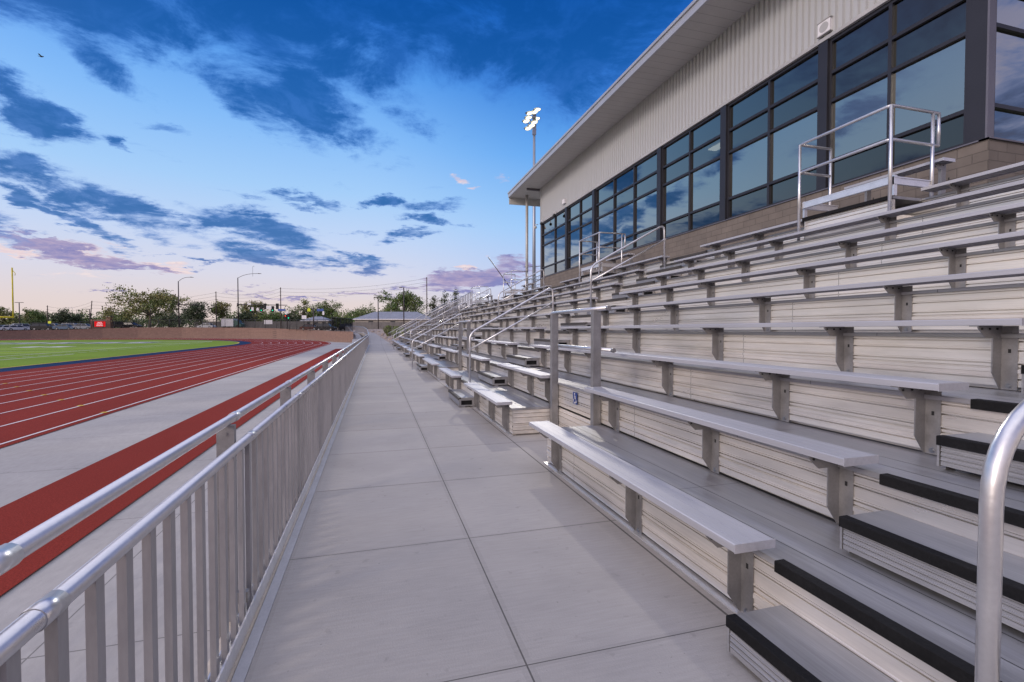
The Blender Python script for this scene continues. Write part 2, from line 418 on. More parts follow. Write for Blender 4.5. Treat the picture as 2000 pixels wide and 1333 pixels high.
for y in range(-20, 75): 
    Q(-43,-42.4,y,y+.12)
Q(-78,-25,76.5,77.1); Q(-78,-25,85.8,86.6)
for x in (-36.5,-34.0): Q(x, x+1.7, 62.0, 65.2)
struct('field_lines', mb, M['line'])
mb = MB(); z = ZT+.012
for k in range(9): 
    x = -31-k*4.6
    Q(x-3.3, x, 78.4, 85.0)
struct('end_zone_lettering_backing', mb, M['navy'])
mb = MB(); z = ZT+.016
for k in range(9):
    x = -31-k*4.6
    Q(x-3.0, x-2.2, 78.9, 84.5); Q(x-2.2, x-.3, 83.5, 84.5)
    if k % 2: Q(x-1.1, x-.3, 78.9, 83.5)
    else: Q(x-2.2, x-.6, 81.3, 82.2); Q(x-2.2,x-.3,78.9,79.8)
struct('end_zone_lettering', mb, M['line'])
# long-jump runway beside the railing
mb = MB(); mb.quad((-3.74,-12,ZT+.004),(-2.50,-12,ZT+.004),(-2.50,46,ZT+.004),(-3.74,46,ZT+.004))
for y in (46.3, 48.2): mb.quad((-3.74,y,ZT+.004),(-2.50,y,ZT+.004),(-2.50,y+1.6,ZT+.004),(-3.74,y+1.6,ZT+.004))
struct('jump_runway', mb, M['track'])
# walkway slab, its kerb strip and sealant, path that climbs to the gate
mb = MB(); mb.box(-.595, 14, -14, 54, -.20, 0)
struct('walkway', mb, M['walk'])
mb = MB(); mb.box(-.655,-.597,-14,54,-.2,.001); struct('joint_sealant', mb, M['sealant'])
mb = MB(); mb.box(-.80,-.657,-14,54,-.22,.004); struct('kerb_strip', mb, M['kerb'])
pl = [(-.80,54,0),(-.82,60,.10),(-1.0,68,.42),(-1.25,76,.80),(-1.9,83,1.10),(-3.6,89,1.28),(-7.5,93,1.33)]
pr = [(1.95,54,0),(1.62,60,.10),(1.02,68,.42),(.45,76,.80),(-.10,84,1.12),(-1.4,92.5,1.29),(-6.5,99,1.33)]
mb = MB()
for a, c, d, e in zip(pl, pr, pr[1:], pl[1:]):
    mb.quad(a, c, d, e)
    mb.quad(a, e, (e[0],e[1],-.4), (a[0],a[1],-.4)); mb.quad(c, (c[0],c[1],-.4), (d[0],d[1],-.4), d)
struct('climbing_path', mb, M['walk'])
# ramp from the apron up to the gate, left of the path
mb = MB()
R = [(-3.0,-1.75,66,ZT-.02),(-3.35,-2.05,78,.55),(-4.6,-2.9,88,1.2),(-8.2,-5.4,93,1.3)]
for (a0,a1,y,zz),(b0,b1,y2,z2) in zip(R, R[1:]):
    mb.quad((a0,y,zz),(a1,y,zz),(b1,y2,z2),(b0,y2,z2))
    mb.quad((a0,y,zz),(b0,y2,z2),(b0,y2,-.4),(a0,y,-.4))
struct('access_ramp', mb, M['walk'])
# raised street ground beyond the retaining wall (ground height follows the compass)
def eld(u, rx=47.8, ry=59.6):                # depth at which a photo column meets the far oval
    ax, ay = P(u, 1.); A_ = (ax/rx)**2+(ay/ry)**2; B_ = -2*(ax*CX/rx**2+ay*CY/ry**2); C_ = (CX/rx)**2+(CY/ry)**2-1
    return (-B_+math.sqrt(max(0, B_*B_-4*A_*C_)))/(2*A_)
WALL = [(690,70,1.40),(655,73.5,1.45),(625,80,1.58)]+[(u,eld(u),z) for u,z in ((600,1.68),(570,1.82),(540,1.95),(490,2.1),(440,2.16),(355,2.2),(270,2.2),(200,1.95),(135,1.72),(60,1.6),(0,1.52),(-100,1.5),(-200,1.5),(-350,1.5),(-600,1.5))]
def zg(u): return interp(u, [(-600,1.45),(0,1.45),(135,1.70),(270,2.22),(440,2.14),(540,1.9),(580,1.7),(620,1.55),(655,1.42),(700,1.34),(760,1.25)])
wp = [(*P(u, d+.2), z, u) for u, d, z in WALL]
mb = MB(); rows = []
for fac in (1.0, 1.06, 1.3, 2.2, 6, 25):
    rows.append(mb.add([(x*fac, y*fac, (zg(u) if fac < 3 else lerp(zg(u), 1.5, .8))-.06) for x, y, z, u in wp]))
for a, c in zip(rows, rows[1:]):
    for k in range(len(wp)-1): mb.face((a+k, a+k+1, c+k+1, c+k))
struct('street_ground', mb, M['asphalt'])
# planted bank on the right of the path
mb = MB(); g = []
for yy in (54, 60, 68, 76, 84, 92, 102, 125, 190, 400, 2500):
    xl = interp(yy, [(54,1.93),(60,1.6),(68,1.0),(76,.43),(84,-.12),(92,-1.3),(99,-7.2),(102,-8),(125,-9),(400,-60),(2500,-400)])
    zz = interp(yy, [(54,-.02),(60,.09),(68,.41),(76,.79),(84,1.10),(92,1.27),(100,1.32),(3000,1.4)])
    g.append(mb.add([(xl,yy,zz)]+[(xl+dx, yy, zz+min(dz, dz)) for dx, dz in ((.8,.10),(3,.35),(8,.5),(20,.5),(120,.4),(900,.3))]))
for a, c in zip(g, g[1:]):
    for k in range(6): mb.face((a+k, a+k+1, c+k+1, c+k))
struct('planted_bank', mb, M['rockbed'])

# retaining wall
t = thing('retaining_wall', (*P(400,106), 0), 'long curved brown block retaining wall behind the running track', 'wall')
mb = MB(); cp = MB()
for (u,d,z),(u2,d2,z2) in zip(WALL, WALL[1:]):
    a, c = Vector((*P(u,d),0)), Vector((*P(u2,d2),0)); ao, co = Vector((*P(u,d+.35),0)), Vector((*P(u2,d2+.35),0))
    n = 6
    for k in range(n):
        p, q = a.lerp(c,k/n), a.lerp(c,(k+1)/n); po, qo = ao.lerp(co,k/n), ao.lerp(co,(k+1)/n)
        zz, zq = lerp(z,z2,k/n), lerp(z,z2,(k+1)/n)
        mb.quad((p.x,p.y,-.4),(q.x,q.y,-.4),(q.x,q.y,zq-.12),(p.x,p.y,zz-.12))
        cp.quad((p.x,p.y,zz-.12),(q.x,q.y,zq-.12),(q.x,q.y,zq),(p.x,p.y,zz)); cp.quad((p.x,p.y,zz),(q.x,q.y,zq),(qo.x,qo.y,zq),(po.x,po.y,zz))
p, q = P(690,70), P(690.5,92)
mb.quad((p[0],p[1],-.4),(p[0],p[1],1.28),(q[0],q[1],1.3),(q[0],q[1],-.4))
mb.build('wall_face', M['retain'], t); cp.build('coping', M['retain'], t)

# ================================================================== walkway railing
t = thing('walkway_railing', (-.72, 10, 0), 'silver aluminium walkway railing with close flat pickets above the track', 'railing')
YR0, YR1 = -7.0, 54.0
tail = [(-.75,60,.10),(-.92,68,.42),(-1.18,76,.80),(-1.8,83,1.10),(-3.4,88.6,1.28),(-5.2,91,1.31)]
mb = MB(); up = [(-.80,YR0,1.125),(-.80,20,1.125),(-.80,YR1,1.125)] + [(x-.06,y,z+1.05) for x,y,z in tail]
mb.tube(up, .0245, 14); mb.build('top_rail', M['alu_rail'], t)
mb = MB(); mp = [(-.715,YR0,1.005),(-.715,20,1.005),(-.715,YR1,1.005)] + [(x,y,z+.93) for x,y,z in tail]
mb.tube(mp, .0255, 14); mb.build('middle_rail', M['alu_rail'], t)
mb = MB()
mb.box(-.745,-.672,YR0,YR1,.005,.012); mb.box(-.682,-.672,YR0,YR1,.012,.095); mb.box(-.745,-.737,YR0,YR1,.012,.050)
for a, c in zip(tail, tail[1:]):
    mb.tube([(a[0],a[1],a[2]+.06),(c[0],c[1],c[2]+.06)], .03, 6)
mb.build('base_channel', M['alu_frame'], t)
post = None; posts = [1.15+1.83*k for k in range(-4, 29)]
for y in posts:
    if post is None:
        mb = MB(); y0 = y
        mb.box(-.845,-.757,y-.02,y+.02,-.21,1.105)
        mb.box(-.757,-.728,y-.012,y+.012,.93,.985); mb.box(-.757,-.700,y-.02,y+.02,.10,.16)
        mb.tube([(-.80,y+.028,1.02),(-.80,y+.028,1.05)],.012,8)
        mb.tube([(-.80,y-.026,1.06),(-.80,y+.026,1.06)],.009,8)
        post = mb.build('post', M['alu_bracket'], t)
    else:
        o = post.copy(); COL.objects.link(o); o.location.y += y-y0
for (x, zc) in ((-.80,1.125),(-.715,1.005)):
    mb = MB(); y0 = 1.30; mb.tube([(x,y0-.04,zc),(x,y0+.04,zc)], .0285, 14)
    sleeve = mb.build('sleeve', M['alu_rail'], t)
    for y in [1.30+1.83*k for k in range(-1, 28)]:
        if abs(y-1.30) < .01: continue
        o = sleeve.copy(); COL.objects.link(o); o.location.y += y-y0
ys = [1.34+.157*k for k in range(-6, 335)]
def picket(mb, y, x=-.715, z0=.012, z1=.985):
    mb.box(x-.0125,x+.0125,y-.020,y+.020,z0,z1)
    for s in (-1, 1):
        mb.ball((x+.014, y+s*.018, z0+.012), .012, 6, 4, 0, (1,1.2,1.1)); 
near = [y for y in ys if y > .9][:98]; rest = [y for y in ys if y > near[-1]] 
pk = None
for y in near:
    if pk is None:
        mb = MB(); picket(mb, y); pk = mb.build('picket', M['alu_picket'], t); y0 = y
    else:
        o = pk.copy(); COL.objects.link(o); o.location.y += y-y0
mb = MB()
for y in rest: mb.box(-.7275,-.7025,y-.020,y+.020,.012,.985)
for y in [v for v in ys if v <= .9]: mb.box(-.7275,-.7025,y-.020,y+.020,.012,.985)
for a, c in zip([(-.72,54,0)]+tail, tail):
    L_ = math.hypot(c[0]-a[0], c[1]-a[1]); n = int(L_/.16)
    for k in range(n):
        q = (k+.5)/n; x, y, z = (lerp(a[i], c[i], q) for i in range(3))
        mb.box(x-.018,x+.018,y-.018,y+.018,z+.05,z+.93)
o = mb.build('far_pickets', M['alu_picket'], t); o['kind'] = 'stuff'
# ramp railing on the far side of the access ramp
t = thing('ramp_railing', (*P(694,72), 0), 'short sloping silver picket railing beside the ramp at the end of the brown wall', 'railing')
A = Vector((*P(694.5,71.5), ZT)); B = Vector((*P(678.5,93), 1.35)); B.x, B.y = P(679, 93)
mb = MB(); mb.tube([A+Vector((0,0,1.0)), B+Vector((0,0,1.1))], .03, 8); mb.tube([A+Vector((0,0,.12)), B+Vector((0,0,.1))], .03, 6)
mb.build('handrail', M['alu_rail'], t)
mb = MB()
for k in range(60):
    p = A.lerp(B, k/59); mb.box(p.x-.02,p.x+.02,p.y-.02,p.y+.02,p.z+.08,p.z+1.05)
mb.build('pickets', M['alu_picket'], t)
# ================================================================== grandstand
X1, T, RS = 1.776, .723, .394                # first seat front, tread depth, rise
XR = lambda n: X1 + .254 + T*(n-1)           # riser plane of row n
ZD = lambda n: .428 + RS*(n-1) if n > 0 else 0.
ZS = lambda n: .526 + RS*(n-1)
XW = 9.2
AISLES = [(.45,2.0),(9.9,11.45),(19.0,20.6),(29.0,30.6),(39.5,41.1),(49.3,50.9)]
RECESS = [(5.5,7.04),(14.05,15.65),(24.2,25.8),(34.2,35.8),(44.6,46.2)]
Y0S = -4.0
def cut(y0, y1, holes):
    segs = [(y0, y1)]
    for h0, h1 in holes:
        new = []
        for a, b in segs:
            if h1 <= a or h0 >= b: new.append((a, b)); continue
            if h0 > a: new.append((a, h0))
            if h1 < b: new.append((h1, b))
        segs = new
    return segs
stand = thing('grandstand', (XR(1), 20, 0), 'long silver aluminium stepped bleacher grandstand beside the walkway', 'grandstand')
def riser_prof(x, z0, z1):
    h = z1-z0; pr = []
    pr.append((x+.05, z0)); pr.append((x+.05, z0+.024)); pr.append((x, z0+.026))
    for f, k in ((.20,'g'),(.34,'b'),(.47,'g'),(.70,'g'),(.86,'g')):
        z = z0+h*f
        if k == 'g': pr += [(x, z-.006),(x+.022, z-.005),(x+.022, z+.004),(x-.004, z+.005),(x-.004,z+.014),(x,z+.017)]
        else: pr += [(x, z-.016),(x-.007, z-.012),(x-.007, z+.012),(x, z+.016),(x,z+.019),(x+.016,z+.020),(x+.016,z+.027),(x,z+.028)]
    pr += [(x, z1-.034),(x+.010, z1-.033),(x+.010, z1-.004)]
    return pr
for n in range(1, 10):
    mb = MB()
    for a, b in cut(Y0S, YB, RECESS if n == 1 else []):
        mb.sheet(riser_prof(XR(n), ZD(n-1)+.002, ZD(n)), a, b)
    if n == 2:
        for a, b in RECESS: mb.sheet(riser_prof(XR(2), .002, ZD(1)), a+.001, b-.001)
    mb.build('riser_panel', M['alu_riser'], stand)
    mb = MB(); x1 = XR(n+1)+.012 if n < 9 else XW+.3
    for a, b in cut(Y0S, YB, RECESS if n == 1 else []):
        mb.prism([(XR(n)-.022, ZD(n)-.030),(XR(n)-.022, ZD(n)-.004),(XR(n)-.018, ZD(n)),(x1, ZD(n)),(x1, ZD(n)-.030)], a, b)
        for fx in (.24, .50):                # plank gaps along the tread
            xx = XR(n)+T*fx
            mb.quad((xx,a,ZD(n)+.0015),(xx+.004,a,ZD(n)+.0015),(xx+.004,b,ZD(n)+.0015),(xx,b,ZD(n)+.0015), 1)
    mb.build('tread', [M['alu_deck'], M['dark']], stand)
for a, b in RECESS:
    for y, s in ((a, 1), (b, -1)):
        mb = MB(); y0_ = y-.012 if s > 0 else y
        pr_ = [(XR(2)-.004, .006)]
        pr_ = riser_prof(0, .004, .397); n_ = len(pr_); sg = 1 if y == b else -1
        i_ = mb.add([(xx, y+sg*d_, zz) for xx in (XR(1)+.002, XR(2)-.004) for d_, zz in pr_])
        for k_ in range(n_-1): mb.face((i_+k_, i_+k_+1, i_+n_+k_+1, i_+n_+k_))
        mb.build('side_panel', M['alu_riser'], stand)
for y in (Y0S, YB):
    mb = MB()
    pts = [(XR(1), 0)]
    for n in range(1, 10): pts += [(XR(n), ZD(n)-.031), (XR(n+1) if n < 9 else XW, ZD(n)-.031)]
    pts += [(XW, 0)]
    mb.prism(pts, y-.02 if y < 0 else y+.001, y-.001 if y < 0 else y+.02); mb.build('end_panel', M['alu_riser'], stand)
mb = MB()
for a, b in cut(Y0S, YB, RECESS): mb.box(XR(1)-.05, XR(1)+.01, a, b, .001, .012)
mb.build('base_angle', M['alu_frame'], stand)

# ---- benches
def seat_prof(x, z):
    w, h = .254, .043
    return [(x, z-h),(x, z-.006),(x+.002, z-.002),(x+.006, z),(x+.05, z),(x+.0515,z-.0025),(x+.053,z),(x+.125,z),(x+.1265,z-.0025),(x+.128,z),(x+.20,z),(x+.2015,z-.0025),(x+.203,z),(x+w-.006, z),(x+w-.002, z-.002),(x+w, z-.006),(x+w, z-h),
            (x+w-.012, z-h),(x+w-.012, z-h+.028),(x+.176, z-h+.028),(x+.176, z-h),(x+.160, z-h),(x+.160,z-h+.028),(x+.100,z-h+.028),(x+.100,z-h),(x+.084,z-h),(x+.084,z-h+.028),(x+.012,z-h+.028),(x+.012,z-h)]
def bracket_mesh(parent, y, xr, zs, zf):
    mb = MB(); zt = zs-.044; hz = zt-zf
    x0 = xr-.098
    mb.prism([(x0, zf+.125),(xr-.014, zf+.006),(xr-.002, zf+.006),(xr-.002, zt),(xr-.246, zt),(xr-.246, zt-.014),(xr-.172, zt-.082),(x0, zt-.082)], y, y+.008)
    if hz < .5: mb.box(xr-.008, xr-.002, y-.088, y+.001, zf+.006, zt-.002)
    else: mb.box(xr-.09, xr-.003, y+.001, y+.05, zf+.12, zt-.007)
    mb.box(xr-.244, xr-.01, y+.007, y+.055, zt-.006, zt-.0005)
    for pz in (zt-.055, zf+.032) if hz < .5 else ():
        mb.tube([(xr-.016, y-.044, pz),(xr-.007, y-.044, pz)], .012, 6, mi=1); mb.tube([(xr-.010, y-.044, pz),(xr-.0075, y-.044, pz)], .02, 8, mi=1)
    mb.box(xr-.0095, xr-.0075, y-.052, y-.036, zt-hz*.42, zt-hz*.36, 2)
    for px in (-.215, -.135, -.06): mb.tube([(xr+px, y-.006, zt-.022),(xr+px, y+.001, zt-.022)], .008, 6, mi=2)
    return mb.build('bracket', [M['alu_bracket'], M['bolt'], M['dark']], parent)
BR = {}
def bench(y0, y1, n, ybr, label, group='aluminium bench rows of the grandstand', zf=None, xs=None, zs=None):
    x = X1+T*(n-1) if xs is None else xs; z = ZS(n) if zs is None else zs
    root = thing('bleacher_bench', (x, y0, z-.5), label, 'bench', group)
    MB().prism(seat_prof(x, z), y0+.004, y1-.004).build('seat_plank', M['alu_seat'], root)
    for a, b in ((y0, y0+.0038), (y1-.0038, y1)):
        MB().box(x-.002, x+.256, a, b, z-.046, z+.0015).build('end_cap', M['alu_cap'], root)
    zf = ZD(n-1) if zf is None else zf
    xr = x+.254
    for y in ybr:
        key = round(z-zf, 3)
        if key not in BR:
            o = bracket_mesh(root, y, xr, z, zf); BR[key] = (o, Vector((xr, y, z)))
        else:
            s, ref = BR[key]; o = s.copy(); COL.objects.link(o); o.parent = root
            o.location = Vector((xr, y, z)) - ref + (wloc(s.parent) - Vector(root.location)) + s.location*0
    return root
def wrap_bench(*a, **k): return bench(*a, **k)
sec = []
prev = Y0S
edges = [(Y0S, AISLES[0][0])] + [(AISLES[i][1], AISLES[i+1][0]) for i in range(len(AISLES)-1)] + [(AISLES[-1][1], YB)]
OFFS = [.25,1.41,3.1,5.05,6.25,7.55]
PLAT = [(5.14,6.66),(14.4,15.96),(25.0,26.6),(34.6,36.2),(45.0,46.6)]
SECN = ['before the front steps','between the first and second stairs','between the second and third stairs','between the third and fourth stairs','between the fourth and fifth stairs','between the fifth and sixth stairs','beyond the sixth stairs']
for si, (a, b) in enumerate(edges):
    for n in range(1, 10):
        if si == 0 and n < 5: continue       # wholly outside the frame
        holes = []
        if n <= 2: holes += [(h0-.05, h1+.02) for h0, h1 in RECESS]
        if n == 9: holes += [(p0-.12, p1+.12) for p0, p1 in PLAT]
        segs = cut(a+.02, b-.03, holes)
        for k, (p, q) in enumerate(segs):
            if q-p < .4: continue
            base = a+.0
            ybr = [base+o for o in OFFS if p+.12 < base+o < q-.2]
            if b-a > 9: ybr += [y for y in (a+8.0, b-.35) if p+.12 < y < q-.2 and y-base > 7.9]
            if not ybr or ybr[0]-p > .9: ybr.insert(0, p+.25)
            if q-ybr[-1] > .9: ybr.append(q-.35)
            part = ''
            if len(segs) == 2: part = (', part nearer the camera', ', part farther along')[k]
            if len(segs) == 3: part = (', nearer part', ', middle part', ', farther part')[k]
            rown = 'front' if n == 1 else ('top' if n == 9 else ORD[n])
            lab = f'{rown} row bench {SECN[si]}' + part
            if n == 1 and si == 1 and k == 0: lab = 'lowest long bench in front, white end cap over the black-edged steps'
            if n == 2 and si == 1 and k == 0: lab = 'second row long bench starting right of the wheelchair sign'
            if n == 1 and si == 1 and k == 1: lab = 'short front row bench left of the wheelchair space, beside the second stairs'
            bench(p, q, n, ybr, lab)

# ---- stairs in the aisles
def ribbed(x, z0, z1):
    pr = [(x, z0)]; n = 5
    for k in range(1, n):
        z = lerp(z0, z1, k/n); pr += [(x, z-.004),(x+.006, z-.003),(x+.006, z+.003),(x-.003, z+.004),(x-.003, z+.009),(x, z+.011)]
    return pr+[(x, z1)]
def step_box(root, x0, x1, y0, y1, z0, z1):
    mb = MB()
    mb.sheet(ribbed(x0+.012, z0+.030, z1-.035), y0+.02, y1-.02)
    mb.box(x0+.058, x1-.004, y0+.004, y1-.004, z1-.03, z1)
    for y, s in ((y0, 1), (y1, -1)):
        ya, yb = (y, y+.012) if s > 0 else (y-.012, y)
        mb.box(x0+.012, x1-.01, ya, yb, z1-.060, z1-.031)
        mb.box(x0+.012, x1-.01, ya, yb, z0+.022, z0+.050)
        mb.box(x0+.012, x0+.055, ya, yb, z0+.050, z1-.060)
        mb.box(x1-.06, x1-.01, ya, yb, z0+.050, z1-.060)
        yc = ya+.05*s if s > 0 else yb-.05
        mb.quad((x0+.05, yc, z0+.04),(x1-.05, yc, z0+.04),(x1-.05, yc, z1-.05),(x0+.05, yc, z1-.05), 1)  # dark sheet stands in for the shade inside the hollow step
        mb.box(x0+.06, x0+.14, ya+.004*s, yb+.006*s, z0, z0+.022)
    o = mb.build('step', [M['alu_deck'], M['dark']], root)
    MB().prism([(x0, z1-.052),(x0, z1-.002),(x0+.003, z1+.002),(x0+.056, z1+.002),(x0+.056, z1-.03),(x0+.011, z1-.03),(x0+.011, z1-.052)], y0+.002, y1-.002).build('nosing', M['rubber'] if y1 < 5 else M['rubber_sheen'], o)
STN = ['aluminium stairs with black nosings at the front right corner','second aisle stairs from the front, just past the wheelchair sign','third aisle stairs from the front, behind the square wheelchair posts','fourth aisle stairs from the front, small in the distance','fifth aisle stairs from the front, with tall paired handrails','sixth and farthest aisle stairs']
for ai, (a, b) in enumerate(AISLES):
    root = thing('aisle_stairs', (XR(1), (a+b)/2, 0), STN[ai], 'stairs', 'aisle stairs of the grandstand')
    for n in range(1, 10):
        z0 = ZD(n-1); step_box(root, XR(n)-.352, XR(n)-.003, a+.03, b-.03, z0+.001, z0+.199 if n > 1 else .205)
        x, z = XR(n)-.0225, ZD(n)
        MB().prism([(x-.012, z-.055),(x-.012, z),(x-.009, z+.003),(x+.048, z+.003),(x+.048, z+.0005),(x-.0005, z+.0005),(x-.0005, z-.055)], a+.01, b-.01).build('tread_nosing', M['rubber'] if ai == 0 else M['rubber_sheen'], root)
# ---- handrails up the aisles
SL = RS/T
def handrail(y, xa, xb, ground, label):
    root = thing('stair_handrail', (xa, y, ZD(max(0, int((xa-XR(1))/T+1)) if not ground else 0)), label, 'handrail', 'handrails up the aisle stairs')
    nz = lambda x: .428+(x-XR(1))*SL
    foot = 0. if ground else ZD(int((xa-XR(1))/T)+1)
    footb = ZD(int((xb-XR(1))/T)+1)
    h = 1.10 if y > 5 else 1.15
    path = fillet([(xa,y,foot),(xa,y,nz(xa)+h),(xb,y,nz(xb)+h+.02),(xb+.02,y,footb+.25)], .17, 6)
    path[-1] = Vector((xb+.02, y, footb))
    MB().tube(path, .0245, 12).build('rail', M['alu_rail'], root)
    zl = nz(xa)+h-.36
    if y < 5: return
    mb = MB(); mb.tube([(xa+.02,y,zl),(xb-.02,y,zl+(xb-xa-.04)*SL)], .021, 10)
    mb.tube([(xa,y-.03,zl),(xa,y+.03,zl)], .03, 8); mb.tube([(xb+.01,y-.03,zl+(xb-xa)*SL),(xb+.01,y+.03,zl+(xb-xa)*SL)], .03, 8)
    mb.build('lower_rail', M['alu_rail'], root)
    mb = MB(); mb.tube([(xa,y,foot),(xa,y,foot+.012)], .05, 10); mb.tube([(xb+.02,y,footb),(xb+.02,y,footb+.012)], .05, 10)
    mb.build('foot_plate', M['alu_frame'], root)
HN = ['in the front right corner','on the second stairs','on the third stairs','on the fourth stairs','on the fifth stairs','on the sixth stairs']
handrail(.865, 1.585, 3.585, True, 'big curved handrail post cut off by the right edge of the photo')
for ai in range(1, 6):
    a, b = AISLES[ai]; y = (a+b)/2+.08
    g = ai in (2, 4)
    handrail(y, 1.45 if g else 2.08, 3.5 if g else 4.1, g, f'lower looped pipe handrail {HN[ai]}' + (', its foot on the walkway' if g else ''))
    handrail(y, 5.1, 7.15, False, f'upper looped pipe handrail {HN[ai]}')
# ---- guard rails at the wheelchair spaces
RN = ['two square posts with round capped rails behind the wheelchair sign','square posted guard rail of the second wheelchair space','square posted guard rail of the third wheelchair space','square posted guard rail of the fourth wheelchair space','square posted guard rail of the fifth wheelchair space']
for ri, (a, b) in enumerate(RECESS):
    root = thing('wheelchair_guard_rail', (XR(2)-.06, a, 0), RN[ri], 'guard rail', 'guard rails at the wheelchair spaces')
    xg = XR(2)-.062
    for y in (a-.02, b-.10):
        mb = MB(); mb.box(xg-.052, xg+.050, y, y+.085, .002, 1.885); mb.box(xg-.010,xg+.06,y+.02,y+.065,.6,.66)
        mb.build('post', M['alu_bracket'], root)
    for z, y0 in ((1.90, a-.30), (1.385, a-.30)):
        mb = MB(); mb.tube([(xg+(.01 if z > 1.8 else .078), y0, z),(xg+(.01 if z > 1.8 else .078), b+.05, z)], .026, 12); o = mb.build('rail', M['alu_rail'], root)
        mb = MB(); mb.tube([(xg+(.01 if z > 1.8 else .078), y0-.012, z),(xg+(.01 if z > 1.8 else .078), y0+.03, z)], .0285, 12); mb.build('end_plug', M['bolt'], o)
# ---- wheelchair symbol plate
a, b = RECESS[0]
root = thing('wheelchair_sign', (XR(2)-.012, 6.25, .62), 'small blue sign with white wheelchair symbol on the riser', 'sign')
yc, zc, xs_ = 6.28, .66, XR(2)-.0125
MB().box(xs_-.003, xs_, yc-.075, yc+.075, zc-.085, zc+.085).build('plate', M['dkblue'], root)
mb = MB(); xf = xs_-.0045
def seg2(pts, w):
    for (y0, z0), (y1, z1) in zip(pts, pts[1:]):
        d = Vector((y1-y0, z1-z0)); L_ = d.length; nn = Vector((-d.y, d.x))/L_*w/2
        mb.quad((xf,y0-nn.x,z0-nn.y),(xf,y1-nn.x,z1-nn.y),(xf,y1+nn.x,z1+nn.y),(xf,y0+nn.x,z0+nn.y))
arc = [(yc+.008+.042*math.cos(q), zc-.028+.042*math.sin(q)) for q in [math.radians(120+k*20) for k in range(14)]]
seg2(arc, .014); seg2([(yc+.012, zc+.045),(yc+.006, zc-.005),(yc-.030, zc-.005),(yc-.046, zc-.052),(yc-.060,zc-.046)], .015); seg2([(yc+.010, zc+.022),(yc-.022, zc+.022)], .012)
hd = [(yc+.014+.013*math.cos(q), zc+.062+.013*math.sin(q)) for q in [2*PI*k/12 for k in range(12)]]
i = mb.add([(xf, y, z) for y, z in hd]); mb.face(list(range(i, i+12)))
mb.build('symbol', M['line'], root)
# ---- raised platforms on the top row
PN = ['railed platform in front of the dark corner window','railed platform in front of the middle of the glass','railed platform against the sky at the end of the glass','fourth railed platform, small against the sky','fifth and farthest railed platform']
for pi_, (a, b) in enumerate(PLAT):
    xf, xb, zd, zf = 7.15, XR(9)-.026, ZD(9), ZD(8)
    root = thing('railed_platform', (xf, a, zf), PN[pi_], 'platform', 'railed platforms on the top row')
    mb = MB(); mb.box(xf+.02, xb, a+.02, b-.02, zd-.04, zd); mb.build('deck', M['alu_deck'], root)
    mb = MB(); mb.sheet(riser_prof(xf+.06, zf+.002, zd-.04), a+.04, b-.04)
    for y in (a+.03, b-.04): 
        mb.box(xf+.06, XR(9)-.03, y, y+.012, zf+.01, zd-.26); mb.box(xf+.06, xf+.12, y-.002, y+.014, zf+.01, zd-.05)
    mb.build('skirt_panel', M['alu_riser'], root)
    MB().box(xf+.01, xf+.058, a+.02, b-.02, zd-.05, zd+.003).build('deck_nosing', M['rubber'], root)
    mb = MB(); mb.box(xf, xf+.04, a+.03, b-.03, zd+.16, zd+.27, bev=.004); mb.box(xf-.004,xf,a+.03,b-.03,zd+.165,zd+.18); mb.box(xf-.004,xf,a+.03,b-.03,zd+.25,zd+.262); mb.build('toe_board', M['alu_frame'], root)
    for y in (a, b-.03):
        mb = MB(); mb.box(xf+.05, xf+.80, y, y+.03, zd+.16, zd+.27); mb.box(xf+.05,xf+.80,y-.012,y,zd+.16,zd+.175); mb.box(xf+.05,xf+.80,y-.012,y,zd+.255,zd+.27); mb.box(xf+.05,xf+.11,y-.004,y+.034,zd+.0,zd+.29); mb.build('toe_board', M['alu_frame'], root)
    for (x, y) in ((xf-.03, a-.005), (xf-.03, b+.005), (xf+.80, a-.005), (xf+.66, b+.005)):
        mb = MB(); mb.tube([(x, y, zf+.004),(x, y, zd+1.27)], .024, 10); mb.build('guard_post', M['alu_rail'], root)
    for z in (1.27, .79):
        pts = [(xf+.66, b+.005, zd+z),(xf-.03, b+.005, zd+z),(xf-.03, a-.005, zd+z),(xf+.92, a-.005, zd+z)]
        mb = MB(); mb.tube(fillet(pts, .07, 3), .023, 10); mb.build('guard_rail', M['alu_rail'], root)
    mb = MB(); mb.tube([(xf+.92, a-.005, zd+1.27),(xf+.92, a-.005, zd+.79)], .023, 10); mb.build('guard_rail', M['alu_rail'], root)
    bench(a+.0, b+.05, 10, [a+.12, b-.25], f'upper bench on the {PN[pi_]}'.replace('the fifth','the last'), xs=8.19, zs=zd+.64, zf=zd+.002, group='benches on the railed platforms')
# ---- end guard fence
t = thing('stand_end_guard', (XR(1), YB, 0), 'sloping picket guard rail closing the far end of the grandstand', 'guard rail')
nz = lambda x: .428+(x-XR(1))*SL
for h in (1.15, .62, .12):
    mb = MB(); mb.tube([(1.4, YB-.05, nz(1.4)+h),(8.8, YB-.05, nz(8.8)+h)], .028, 8); mb.build('sloped_rail', M['alu_rail'], t)
mb = MB()
for k in range(52):
    x = 1.45+k*.143; mb.box(x-.012, x+.012, YB-.062, YB-.038, nz(x)+.12, nz(x)+1.13)
mb.build('pickets', M['alu_picket'], t)
t = thing('fifth_stair_guard', (6, 41.3, 0), 'sloping picket guard panel beside the fifth stairs', 'guard rail')
t.name = 'stair_guard'
for h in (1.25, .1):
    mb = MB(); mb.tube([(4.6, 41.2, nz(4.6)+h),(8.2, 41.2, nz(8.2)+h)], .028, 8); mb.build('sloped_rail', M['alu_rail'], t)
mb = MB()
for k in range(26):
    x = 4.62+k*.142; mb.box(x-.035, x+.035, 41.188, 41.212, nz(x)+.1, nz(x)+1.23)
